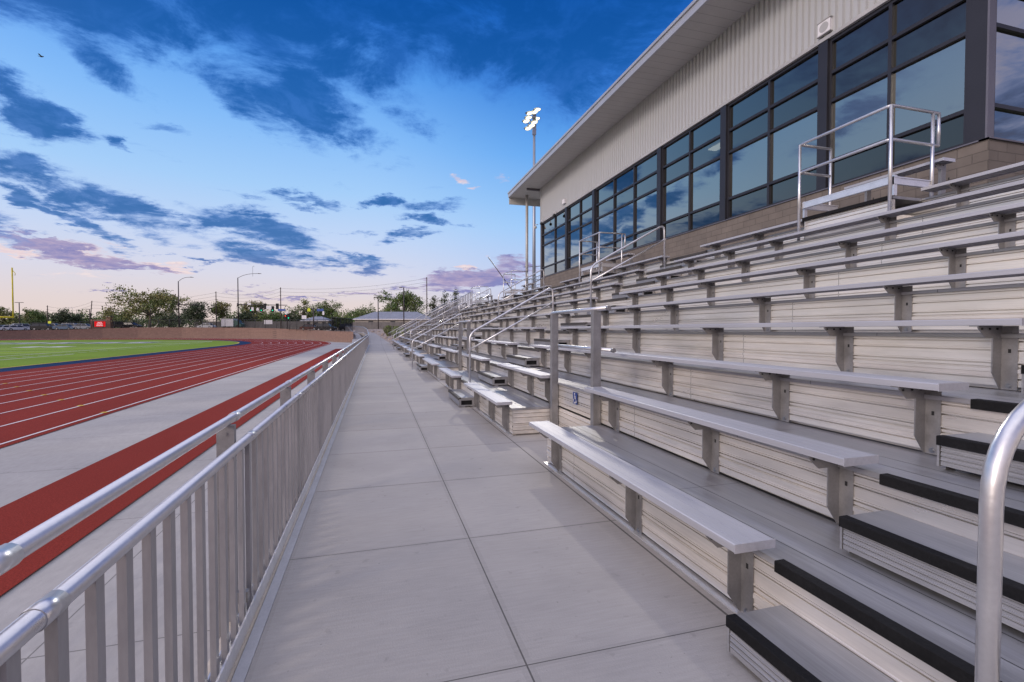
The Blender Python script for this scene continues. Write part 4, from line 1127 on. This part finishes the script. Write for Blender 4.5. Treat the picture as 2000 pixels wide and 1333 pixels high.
car('suv', 47, 126, 'silver', 60, 'silver tall car left of the one with a lit headlamp')
c = car('sedan', 68, 128, 'grey', -60, 'grey car with a lit headlamp')
car('suv', 86, 122, 'black', 15, 'dark tall car under the yellow sign')
car('suv', 103, 126, 'white', 15, 'white tall car right of the yellow sign')
car('sedan', 128, 121, 'bluegrey', 10, 'blue grey car halfway between yellow sign and red screen')
car('suv', 142, 130, 'white', 10, 'white tall car behind the blue grey one')
car('sedan', 165, 122, 'silver', 10, 'silver car left of the red screen')
x, y, z = G(66, 126); lampo = MB().ball((0,0,0), .16, 8, 5)
hl = lampo.build('headlamp_glow', M['headlamp'], c, local=True); hl.location = (2.33, .6, .62); hl.name = 'lit_headlight'
# delivery van
x, y, z = G(456, 128); TT = Matrix.Translation((x,y,z)) @ rot
t = thing('box_truck', (x,y,z), 'white box truck with green cab behind the tallest street lamp', 'truck')
mb = MB(); mb.box(-2.6,.6,-1.1,1.1,.5,2.5); mb.xf(TT); mb.build('cargo_box', M['white'], t)
mb = MB(); mb.prism([(.65,.45),(2.6,.45),(2.6,1.2),(1.9,1.35),(1.5,2.15),(.65,2.15)], -1.0, 1.0); mb.xf(TT); mb.build('cab', M['car_green'], t)
mb = MB(); mb.prism([(1.9,1.37),(1.92,1.38),(1.55,2.08),(1.5,2.08)], -.9, .9); mb.xf(TT); mb.build('windscreen', M['glass_car'], t)
for xx in (-1.8, 1.6):
    for s in (-1,1):
        mb = MB(); mb.tube([(xx,s*.85,.42),(xx,s*1.05,.42)], .42, 12); mb.xf(TT); mb.build('wheel', M['tyre'], t)
# ================================================================== trees and plants
def crown_mesh(blobs, nleaf, size, seed, droop=.0):
    rnd = random.Random(seed); mb = MB()
    vol = [b[3]*b[4]*b[5] for b in blobs]; tot = sum(v**.67 for v in vol)
    for (cx, cy, cz, rx, ry, rz), v in zip(blobs, vol):
        n = int(nleaf*(v**.67)/tot)
        # clumps spread through the blob, leaves in each clump
        nc = max(5, n//26)
        for c in range(nc):
            while True:
                p = Vector((rnd.uniform(-1,1), rnd.uniform(-1,1), rnd.uniform(-1,1)))
                if .25 < p.length < 1: break
            p = p*(.55+.5*rnd.random()) if p.length < .7 else p
            cc = Vector((cx+p.x*rx, cy+p.y*ry, cz+p.z*rz)); cr = size*rnd.uniform(1.4,3.2)
            for k in range(26):
                q = Vector((rnd.gauss(0,.5), rnd.gauss(0,.5), rnd.gauss(0,.36)))*cr + cc
                a = Vector((rnd.gauss(0,1), rnd.gauss(0,1), rnd.gauss(0,1))).normalized(); b = a.cross(Vector((rnd.gauss(0,1), rnd.gauss(0,1), rnd.gauss(0,1)))).normalized()
                s = size*rnd.uniform(.55,1.25)
                mb.quad(q-a*s*.5, q+b*s*.32, q+a*s*.5, q-b*s*.32)
    return mb
def tree(u, d, vtop, wpx, leaf, label, seed, style='broad', zb=None, name='tree', nleaf=2600, size=.42, bark='bark', base=None):
    x, y, z = G(u, d) if base is None else base
    if zb is not None: z = zb
    H = hz(d, vtop)-z if base is None else vtop
    W = wpx*d/FPX/2*(1.08 if style == 'broad' else 1.38) if base is None else wpx
    t = thing(name, (x, y, z), label, 'tree', 'trees beyond the track')
    rnd = random.Random(seed); blobs = []; limbs = []
    if style == 'broad':
        nb = 18
        for k in range(nb):
            a = 2*PI*k/nb+rnd.uniform(-.3,.3); r = W*rnd.uniform(.35,.78); zz = H*rnd.uniform(.27,.84)*(1-.12*(r/W))
            s = W*rnd.uniform(.24,.40); blobs.append((r*math.cos(a), r*math.sin(a)*.8, zz, s*1.1, s, s*.75)); limbs.append((blobs[-1][:3]))
        for k in range(4): 
            s = W*rnd.uniform(.25,.36); blobs.append((rnd.uniform(-.35,.35)*W, rnd.uniform(-.3,.3)*W, H-s*.8-rnd.random()*H*.16, s, s, s*.75)); limbs.append(blobs[-1][:3])
    elif style == 'round':
        for k in range(12):
            zz = H*rnd.uniform(.22,.82); r = W*rnd.uniform(.1,.66)*(1.15-abs(zz/H-.5)); a = rnd.uniform(0,2*PI); s = W*rnd.uniform(.28,.42)
            blobs.append((r*math.cos(a), r*math.sin(a), zz, s, s, s*.8)); limbs.append(blobs[-1][:3])
        blobs.append((0,0,H*.5,W*.55,W*.55,H*.34))
    elif style == 'sparse':
        for k in range(15):
            zz = H*rnd.uniform(.3,.95); r = W*rnd.uniform(.15,.85)*(1.1-.5*zz/H); a = rnd.uniform(0,2*PI); s = W*rnd.uniform(.12,.24)
            blobs.append((r*math.cos(a), r*math.sin(a), zz, s, s, s*1.1)); limbs.append(blobs[-1][:3])
    elif style == 'conifer':
        for k in range(11):
            f = k/10; s = W*(1-f*.86)*rnd.uniform(.8,1.1); blobs.append((rnd.uniform(-.12,.12)*W, rnd.uniform(-.12,.12)*W, H*(.12+.80*f), s, s, H*.11))
    th = H*(.34 if style in ('broad','round') else .5)
    mb = MB(); r0 = max(.10, H*.028)
    mb.tube([(0,0,-.3),(r0*.3,0,th*.5),(0,0,th)], r0, 8, r2=r0*.7)
    if style == 'conifer': mb.tube([(0,0,th),(0,0,H*.95)], r0*.7, 6, r2=.03)
    fork = Vector((0,0,th*.86))
    for lx, ly, lz in limbs:
        e = Vector((lx, ly, lz)); m_ = fork.lerp(e, .5)+Vector((0,0,H*.05)); mb.tube([fork, m_, e], r0*.42, 5, caps=False, r2=.03)
    mb.build('trunk', M[bark], t, local=True)
    crown_mesh(blobs, int(nleaf*(1. if nleaf > 5000 else 2.1)), size, seed+50).build('crown', M[leaf], t, local=True)
    return t
def T_(*a, **k): return tree(*a, **k)
tree(293, 122, 559, 132, 'leaf_a', 'broad spreading olive tree over the dark sedan', 1, 'broad', nleaf=7500, size=.46, bark='bark_pale')
tree(392, 142, 589, 52, 'leaf_c', 'dark tree right of the short mast arm', 2, 'round', nleaf=2200)
tree(436, 146, 590, 34, 'leaf_a', 'thin reddish leaved tree left of the tallest lamp', 3, 'sparse', nleaf=1300)
tree(497, 160, 582, 44, 'leaf_a', 'open crowned tree above the first green signal', 4, 'broad', nleaf=1900)
tree(478, 150, 607, 40, 'leaf_c', 'dark low tree behind the tallest lamp pole', 5, 'round', nleaf=1500)
tree(532, 158, 607, 46, 'leaf_b', 'rounded green tree behind the white banner', 6, 'round', nleaf=2200)
tree(574, 165, 606, 44, 'leaf_c', 'dark tree behind the low red and green signals', 7, 'round', nleaf=1800)
tree(591, 170, 583, 40, 'leaf_a', 'bare branched tree left of the yellow pentagon', 8, 'sparse', nleaf=1100)
tree(641, 178, 581, 54, 'leaf_d', 'tall green tree behind the right blue sign', 9, 'broad', nleaf=2600)
tree(622, 172, 592, 34, 'leaf_b', 'green tree just right of the yellow pentagon', 10, 'round', nleaf=1500)
tree(666, 160, 613, 34, 'leaf_d', 'small bright green tree left of the grey roofed house', 11, 'round', nleaf=1200)
tree(706, 150, 594, 62, 'leaf_b', 'dense rounded tree behind the left end of the house roof', 12, 'round', nleaf=2600)
tree(786, 140, 560, 84, 'leaf_b', 'big loose green tree behind the grey roofed house', 13, 'broad', nleaf=4200, size=.46)
tree(764, 150, 590, 46, 'leaf_c', 'darker lower tree beside the big loose green tree', 14, 'round', nleaf=1700)
tree(848, 150, 580, 30, 'leaf_c', 'dark conifer right of the utility pole', 15, 'conifer', nleaf=1700)
tree(868, 152, 573, 34, 'leaf_c', 'middle dark conifer behind the far stand', 16, 'conifer', nleaf=1700)
tree(888, 156, 568, 36, 'leaf_c', 'tallest dark conifer behind the far stand', 17, 'conifer', nleaf=1800)
tree(940, 158, 584, 60, 'leaf_c', 'dark conifer showing through the far handrails', 18, 'conifer', nleaf=1700)
tree(8, 150, 597, 44, 'leaf_a', 'dark open tree behind the goal post', 19, 'broad', nleaf=1700)
tree(58, 160, 604, 34, 'leaf_a', 'pale spindly tree right of the goal post', 20, 'sparse', nleaf=1100)
tree(78, 158, 607, 26, 'leaf_b', 'small tree left of the short utility pole', 21, 'sparse', nleaf=900)
tree(118, 165, 604, 34, 'leaf_c', 'dark tree right of the short utility pole', 22, 'round', nleaf=1500)
tree(147, 168, 611, 40, 'leaf_c', 'low dark tree behind the silver car', 23, 'round', nleaf=1500)
tree(213, 165, 606, 22, 'leaf_a', 'thin young tree above the brick sign', 24, 'sparse', nleaf=800)
tree(330, 160, 600, 60, 'leaf_c', 'dark tree filling in behind the broad olive tree', 25, 'round', nleaf=1700)
tree(240, 160, 612, 50, 'leaf_b', 'low green tree behind the black tall car', 26, 'round', nleaf=1400)
tree(-70, 150, 585, 90, 'leaf_b', 'big tree just outside the left edge', 27, 'broad', nleaf=1800)
tree(-190, 150, 590, 90, 'leaf_c', 'dark tree well outside the left edge', 28, 'round', nleaf=1500)
# hedge line low behind the lot and along the board fence
mb = MB(); rnd = random.Random(11)
for k in range(70):
    u = rnd.uniform(-200, 360); d = rnd.uniform(170, 190); x, y, z = G(u, d); s = rnd.uniform(2.2,4.8)
    c = crown_mesh([(x,y,z+s*.75,s*1.5,s*1.2,s*.9)], 480, .6, k)
    b = len(mb.v); mb.v += c.v; mb.f += [tuple(i+b for i in f) for f in c.f]; mb.s += c.s; mb.m += c.m
for k in range(60):
    u = rnd.uniform(360, 900); d = rnd.uniform(172, 185); x, y, z = G(u, d); s = rnd.uniform(3.0,5.6)
    c = crown_mesh([(x,y,z+s*.75,s*1.5,s*1.2,s*.9)], 480, .6, k+100)
    b = len(mb.v); mb.v += c.v; mb.f += [tuple(i+b for i in f) for f in c.f]; mb.s += c.s; mb.m += c.m
o = mb.build('far_shrubbery', M['leaf_b']); o['kind'] = 'stuff'; o['label'] = 'low dark mass of far bushes behind the street'
# tufts on the planted bank
def tuft(x, y, z, s, seed, lab, m):
    rnd = random.Random(seed); mb = MB()
    for k in range(170):
        a = rnd.uniform(0,2*PI); r = rnd.random()**.6*s*.8; h = s*rnd.uniform(.6,1.15); w = .03
        p = Vector((r*.35*math.cos(a), r*.35*math.sin(a), -.05)); q = Vector((r*math.cos(a), r*math.sin(a), h)); n = Vector((-math.sin(a), math.cos(a), 0))*w
        mb.quad(p-n, p+n, q+n*.6, q-n*.6)
        if k % 2:
            mb.quad(q-n*2.2, q+Vector((.05,.02,.09)), q+n*2.2, q-Vector((.05,.02,.09)))
    t = thing('ornamental_grass', (x,y,z), lab, 'plant', 'tufts on the planted bank')
    mb.build('blades', M[m], t, local=True)
for k, (x, y, s, lab) in enumerate(((2.6,66,.85,'grass tuft on the bank closest to the stand'),(1.9,72,.9,'pale grass tuft in the middle of the bank'),(3.2,75,1.2,'widest green tuft on the bank'),(1.7,80,.8,'small tuft by the far bend of the path'),(4.0,70,1.1,'green tuft against the far stand end'),(2.2,86,1.0,'tuft in front of the board fence'))):
    z = interp(y, [(54,-.02),(60,.09),(68,.41),(76,.79),(84,1.10),(92,1.27)])+.15
    tuft(x, y, z, s, k, lab, 'shrub' if k in (1,3) else 'leaf_d')
random.seed(21); 
for k in range(14):
    y = random.uniform(60, 90); xl = interp(y, [(54,1.93),(60,1.6),(68,1.0),(76,.43),(84,-.12),(92,-1.3)])
    z = interp(y, [(54,-.02),(60,.09),(68,.41),(76,.79),(84,1.10),(92,1.27)])
    mb = MB(); s = random.uniform(.14,.3); mb.ball((0,0,0), s, 7, 5, sq=(1.3,1,.7))
    for v in mb.v: v *= random.uniform(.85,1.15)
    o = mb.build('boulder', M['rockbed']); o.location = (xl+random.uniform(.4,2.0), y, z+.12); tag(o, 'small brown boulder edging the far path', 'rock', 'boulders along the far path')
# bird
t = thing('bird', (*P(93, 60), hz(60, 118)), 'tiny dark bird flying in the upper left sky', 'bird')
mb = MB(); mb.ball((0,0,0), .09, 8, 6, sq=(2.2,1,1)); mb.ball((.2,0,.02), .055, 8, 5)
for s in (-1,1): mb.quad((.1,s*.05,.02),(-.1,s*.05,.02),(-.16,s*.38,.12),(.0,s*.40,.14))
mb.quad((-.18,-.03,0),(-.18,.03,0),(-.34,.07,0),(-.34,-.07,0))
mb.build('body', M['black'], t, local=True)

# ================================================================== sky, sun, camera
W = bpy.data.worlds.new('World'); scene.world = W; W.use_nodes = True
nt = W.node_tree; N, L = nt.nodes, nt.links; N.clear()
def mth(op, a, b=None, c=None, clamp=False):
    n = N.new('ShaderNodeMath'); n.operation = op; n.use_clamp = clamp
    for i, x in enumerate((a, b, c)):
        if x is None: continue
        if isinstance(x, (int, float)): n.inputs[i].default_value = x
        else: L.new(x, n.inputs[i])
    return n.outputs[0]
def mixc(f, a, b):
    n = N.new('ShaderNodeMix'); n.data_type = 'RGBA'
    for s, x in ((0, f), (6, a), (7, b)):
        if isinstance(x, (int, float)): n.inputs[s].default_value = x
        elif isinstance(x, tuple): n.inputs[s].default_value = x
        else: L.new(x, n.inputs[s])
    return n.outputs[2]
def smooth(x, a, b, o0=0., o1=1.):
    n = N.new('ShaderNodeMapRange'); n.interpolation_type = 'SMOOTHSTEP'
    n.inputs[1].default_value = a; n.inputs[2].default_value = b; n.inputs[3].default_value = o0; n.inputs[4].default_value = o1
    L.new(x, n.inputs[0]); return n.outputs[0]
tc = N.new('ShaderNodeTexCoord'); dirv = tc.outputs['Generated']
sp = N.new('ShaderNodeSeparateXYZ'); L.new(dirv, sp.inputs[0]); dx, dy, dz_ = sp.outputs
az = mth('ARCTAN2', dx, dy); el = mth('ARCSINE', dz_)
zc = mth('MAXIMUM', dz_, 0.)
den = mth('ADD', zc, .13)
cp = N.new('ShaderNodeCombineXYZ'); L.new(mth('DIVIDE', dx, den), cp.inputs[0]); L.new(mth('DIVIDE', dy, den), cp.inputs[1])
def wnoise(vec, scale, det, rough=.58, lac=2.1, dist=0.):
    n = N.new('ShaderNodeTexNoise'); n.inputs['Scale'].default_value = scale; n.inputs['Detail'].default_value = det
    n.inputs['Roughness'].default_value = rough; n.inputs['Lacunarity'].default_value = lac; n.inputs['Distortion'].default_value = dist
    L.new(vec, n.inputs['Vector']); return n
nf = wnoise(cp.outputs[0], 3.0, 11, .66, 2.1, .4)
nl = wnoise(cp.outputs[0], .55, 3)
# ragged edges: warp (azimuth, elevation)
ae = N.new('ShaderNodeCombineXYZ'); L.new(az, ae.inputs[0]); L.new(el, ae.inputs[1])
wn = wnoise(cp.outputs[0], 2.2, 9, .66)
wv = N.new('ShaderNodeVectorMath'); wv.operation = 'MULTIPLY_ADD'
wv.inputs[1].default_value = (.22,.10,0); wv.inputs[2].default_value = (-.11,-.05,0); L.new(wn.outputs['Color'], wv.inputs[0])
wa = N.new('ShaderNodeVectorMath'); wa.operation = 'ADD'; L.new(ae.outputs[0], wa.inputs[0]); L.new(wv.outputs[0], wa.inputs[1])
def AE(u, v):
    t = (u-1000)/FPX; s = (645-v)/FPX
    x, y = S16+C16*t, C16-S16*t
    return math.atan2(x, y), math.atan2(s, math.hypot(x, y))
last = [None]
def serial():                                # evaluate the cloud masks one after another (keeps the shader small)
    if last[0] is None: return wa.outputs[0]
    n = N.new('ShaderNodeVectorMath'); n.operation = 'MULTIPLY_ADD'; n.inputs[1].default_value = (1e-9,)*3
    L.new(last[0], n.inputs[0]); L.new(wa.outputs[0], n.inputs[2]); return n.outputs[0]
def cloudmask(lst, deg=()):
    acc = None
    for u, v, rx, ry, rot, w in lst:
        a, e = AE(u, v); t = (u-1000)/FPX; ra = rx/FPX/(1+t*t)**.75*1.0; re = ry/FPX/(1+t*t)**.5
        mp = N.new('ShaderNodeMapping'); mp.vector_type = 'TEXTURE'
        mp.inputs['Location'].default_value = (a, e, 0); mp.inputs['Rotation'].default_value = (0,0,math.radians(-rot)); mp.inputs['Scale'].default_value = (ra, re, 1)
        L.new(serial(), mp.inputs[0])
        ln = N.new('ShaderNodeVectorMath'); ln.operation = 'LENGTH'; L.new(mp.outputs[0], ln.inputs[0])
        m = smooth(ln.outputs['Value'], .25, 1.55, w, 0.)
        acc = m if acc is None else mth('MAXIMUM', acc, m)
        last[0] = acc
    for a, e, ra, re, rot, w in deg:
        mp = N.new('ShaderNodeMapping'); mp.vector_type = 'TEXTURE'
        mp.inputs['Location'].default_value = (math.radians(a), math.radians(e), 0); mp.inputs['Rotation'].default_value = (0,0,math.radians(rot)); mp.inputs['Scale'].default_value = (math.radians(ra), math.radians(re), 1)
        L.new(serial(), mp.inputs[0]); ln = N.new('ShaderNodeVectorMath'); ln.operation = 'LENGTH'; L.new(mp.outputs[0], ln.inputs[0])
        acc = mth('MAXIMUM', acc, smooth(ln.outputs['Value'], .25, 1.55, w, 0.)); last[0] = acc
    return acc
DEG = [(-50,37,26,12,0,1.6),(-36,31,9,4.5,10,1.1),(-58,12.5,8,3.2,5,1.3),(-45,11.5,7,2.2,-8,1.2),(-39,17.5,4,1.2,-20,.9),(-51,19,5,1.3,-25,.85),(-64,17,6,3,20,1.1),(-34,9,5,1.4,-10,1.0)]  # out-of-view clouds added to shape the window reflections
DARK = [(150,0,360,75,0,1.15),(520,55,310,100,14,1.1),(760,30,380,90,6,1.1),(430,95,230,70,22,.8),(950,50,420,115,4,1.15),(1180,60,260,130,0,1.2),(1420,40,260,160,0,.9),(620,190,120,62,22,1.1),(450,165,150,40,30,.85),(650,250,130,38,16,1.1),(560,215,120,40,35,.8),(720,160,120,50,-10,.85),(790,250,70,24,0,.8),
        (230,120,130,40,30,.8),(290,155,60,18,30,.6),(60,215,100,46,28,1.15),(15,160,60,40,20,.9),(100,245,60,18,25,.9),(325,248,56,13,-8,.62),(243,288,38,9,14,.7),
        (100,365,130,32,26,1.1),(230,408,175,36,16,1.1),(330,432,95,22,12,1.05),(75,405,110,18,26,1),(185,454,100,17,20,1.05),
        (500,449,140,30,9,1.1),(440,440,70,14,4,.7),(520,503,110,25,4,1.1),(400,510,40,7,6,.85),(610,392,80,12,2,1),(600,410,50,6,0,.6),(730,398,55,12,0,1),(865,411,80,16,-2,1),(845,438,60,7,2,.8),(800,466,52,11,-8,.95),(715,455,34,7,0,.7),(690,512,90,16,4,1.05),(305,490,14,4,0,.7),(390,524,18,5,0,.8),(465,385,60,8,6,.55),(830,370,40,5,0,.3),
        (-150,250,120,40,20,1),(-120,420,140,26,20,1),(-300,330,160,40,15,1)]
PURP = [(60,470,120,18,16,1),(185,502,110,22,6,1),(270,520,70,9,8,.8),(700,571,75,7,0,.9),(560,578,90,6,3,.7),(470,575,60,5,0,.6),(925,546,130,26,-8,1),(985,520,70,24,-14,.8),(860,566,100,14,-4,.8),(190,566,30,4,0,.5)]
PINK = [(35,490,80,10,10,1),(190,485,110,9,5,.9),(320,524,90,14,8,.9),(912,517,30,10,-6,1.2),(890,350,22,14,20,1.0),(975,345,18,14,-30,1.0),(930,377,20,6,0,.9),(955,545,110,8,-6,.9),(880,548,60,8,-6,.9),(640,570,40,4,0,.5),(160,535,150,8,2,.55),(560,570,60,4,0,.6),(790,600,60,5,0,.4)]
md, mp_, mk_ = cloudmask(DARK, DEG), cloudmask(PURP), cloudmask(PINK)
nn = mth('SUBTRACT', nf.outputs['Fac'], .5)
def dens(m, amp, a, b): return smooth(mth('ADD', m, mth('MULTIPLY', nn, amp)), a, b)
# clouds over the rest of the sky
front = mth('MULTIPLY', smooth(az, -1.35, -1.15), smooth(az, .95, 1.25, 1., 0.))
rest = mth('MULTIPLY', mth('SUBTRACT', 1., front), smooth(nl.outputs['Fac'], .46, .60))
rest = mth('MULTIPLY', rest, smooth(el, .02, .10))
md = mth('MAXIMUM', md, mth('MULTIPLY', rest, .85))
dD, dP, dK = dens(md, 2.6, .28, 1.02), dens(mp_, 2.0, .40, .85), dens(mk_, 2.6, .50, 1.1)
def ramp(x, stops):
    r = N.new('ShaderNodeValToRGB'); r.color_ramp.interpolation = 'EASE' if False else 'LINEAR'
    e = r.color_ramp.elements
    while len(e) < len(stops): e.new(.5)
    for k, (p, c) in enumerate(stops): e[k].position = p; e[k].color = c
    L.new(x, r.inputs[0]); return r.outputs[0]
e01 = mth('DIVIDE', el, PI/2, clamp=True)
dg = lambda d: d/90
sky = ramp(e01, [(0, lin(226,206,198)),(dg(3), lin(222,208,208)),(dg(6), lin(212,212,228)),(dg(10), lin(192,210,240)),(dg(15), lin(162,202,244)),(dg(21), lin(130,184,243)),(dg(27), lin(90,158,235)),(dg(33), lin(34,114,208)),(dg(42), lin(20,85,180)),(1, lin(30,80,160))])
deep = ramp(e01, [(0, lin(205,200,215)),(dg(6), lin(185,200,235)),(dg(12), lin(152,197,244)),(dg(20), lin(96,164,236)),(dg(28), lin(32,114,208)),(dg(36), lin(3,82,176)),(1, lin(10,70,150))])
sky = mixc(mth('MULTIPLY', mth('MULTIPLY', smooth(az, -.05, .42), smooth(az, 1.0, 1.4, 1., 0.)), .95), sky, deep)
behind = ramp(e01, [(0, lin(235,205,190)),(dg(10), lin(220,195,200)),(dg(25), lin(180,170,200)),(dg(45), lin(110,130,185)),(1, lin(60,95,160))])
aab = mth('ABSOLUTE', az)
sky = mixc(mth('MULTIPLY', smooth(aab, 1.15, 1.8), .8), sky, behind)
ccol = ramp(e01, [(0, lin(165,150,180)),(dg(4), lin(120,125,180)),(dg(8), lin(54,108,172)),(dg(14), lin(28,96,166)),(dg(24), lin(16,90,168)),(dg(34), lin(2,76,154)),(1, lin(14,64,130))])
edge = ramp(e01, [(0, lin(225,200,205)),(dg(8), lin(120,155,215)),(dg(20), lin(70,128,212)),(dg(34), lin(24,98,192)),(1, lin(40,100,180))])
ccol = mixc(mth('MULTIPLY', smooth(aab, 1.1, 1.5), .75), ccol, lin(100,98,122))
thick = smooth(mth('ADD', md, mth('MULTIPLY', nn, 2.6)), .45, 1.15)
tex = wnoise(cp.outputs[0], 5.5, 8, .62, 2.1, .6)
ccol = mixc(smooth(tex.outputs['Fac'], .46, .70, 0., .42), ccol, edge)
ccol = mixc(thick, edge, ccol)
pcol = mixc(smooth(nn, -.12, .16), lin(178,160,190), lin(118,118,178))
kcol = mixc(smooth(nn, -.1, .2), lin(225,195,200), lin(247,228,222))
sky = mixc(mth('MULTIPLY', dK, .85), sky, kcol)
sky = mixc(mth('MULTIPLY', dP, .92), sky, pcol)
sky = mixc(mth('MULTIPLY', dD, .95), sky, ccol)
# physical sky underneath, plus added out-of-view sunset glow and overhead fill lighting the ground
ns = N.new('ShaderNodeTexSky'); ns.sky_type = 'NISHITA'; ns.sun_disc = False
ns.sun_elevation = math.radians(SUN_EL); ns.sun_rotation = math.radians(SUN_AZ)
sd = Vector((math.sin(math.radians(SUN_AZ))*math.cos(math.radians(SUN_EL)), math.cos(math.radians(SUN_AZ))*math.cos(math.radians(SUN_EL)), math.sin(math.radians(SUN_EL))))
dt = N.new('ShaderNodeVectorMath'); dt.operation = 'DOT_PRODUCT'; L.new(dirv, dt.inputs[0]); dt.inputs[1].default_value = sd
gl = mth('POWER', mth('MAXIMUM', dt.outputs['Value'], 0.), 3.0)
glow = N.new('ShaderNodeVectorMath'); glow.operation = 'SCALE'; glow.inputs[0].default_value = GLOW_FILL; L.new(gl, glow.inputs['Scale'])
ov = N.new('ShaderNodeVectorMath'); ov.operation = 'SCALE'; ov.inputs[0].default_value = OVERHEAD_FILL; L.new(smooth(el, .75, 1.15), ov.inputs['Scale'])
def vadd(a, b):
    n = N.new('ShaderNodeVectorMath'); n.operation = 'ADD'; L.new(a, n.inputs[0]); L.new(b, n.inputs[1]); return n.outputs[0]
def vsc(a, k):
    n = N.new('ShaderNodeVectorMath'); n.operation = 'SCALE'; n.inputs['Scale'].default_value = k; L.new(a, n.inputs[0]); return n.outputs[0]
tot = vadd(vadd(vadd(vsc(sky, 1/.1), vsc(glow.outputs[0], 1/.1)), vsc(ov.outputs[0], 1/.1)), vsc(ns.outputs[0], .04))
bg = N.new('ShaderNodeBackground'); bg.inputs['Strength'].default_value = .1*SKY_K; L.new(tot, bg.inputs[0])
wo = N.new('ShaderNodeOutputWorld'); L.new(bg.outputs[0], wo.inputs[0])
W.cycles.sampling_method = 'MANUAL'; W.cycles.sample_map_resolution = 1024

sl = bpy.data.lights.new('sun', 'SUN'); sl.energy = SUN_W; sl.angle = math.radians(SUN_ANG); sl.color = SUN_C
so = bpy.data.objects.new('sun', sl); COL.objects.link(so); so.rotation_euler = (-sd).to_track_quat('-Z','Y').to_euler()

cam = bpy.data.cameras.new('camera'); cam.sensor_width = 36; cam.lens = FPX/2000*36; cam.clip_end = 6000; cam.clip_start = .05
co = bpy.data.objects.new('camera', cam); COL.objects.link(co); co.location = (0, 0, CH)
co.rotation_euler = (math.radians(90-1.32), 0, math.radians(-16.0)); scene.camera = co
scene.view_settings.view_transform = 'Standard'; scene.view_settings.look = 'None'; scene.view_settings.exposure = EXPO; scene.view_settings.gamma = 1
try:
    scene.cycles.use_denoising = True; scene.cycles.max_bounces = 6; scene.cycles.transparent_max_bounces = 12
    scene.cycles.sample_clamp_indirect = 4
except Exception: pass
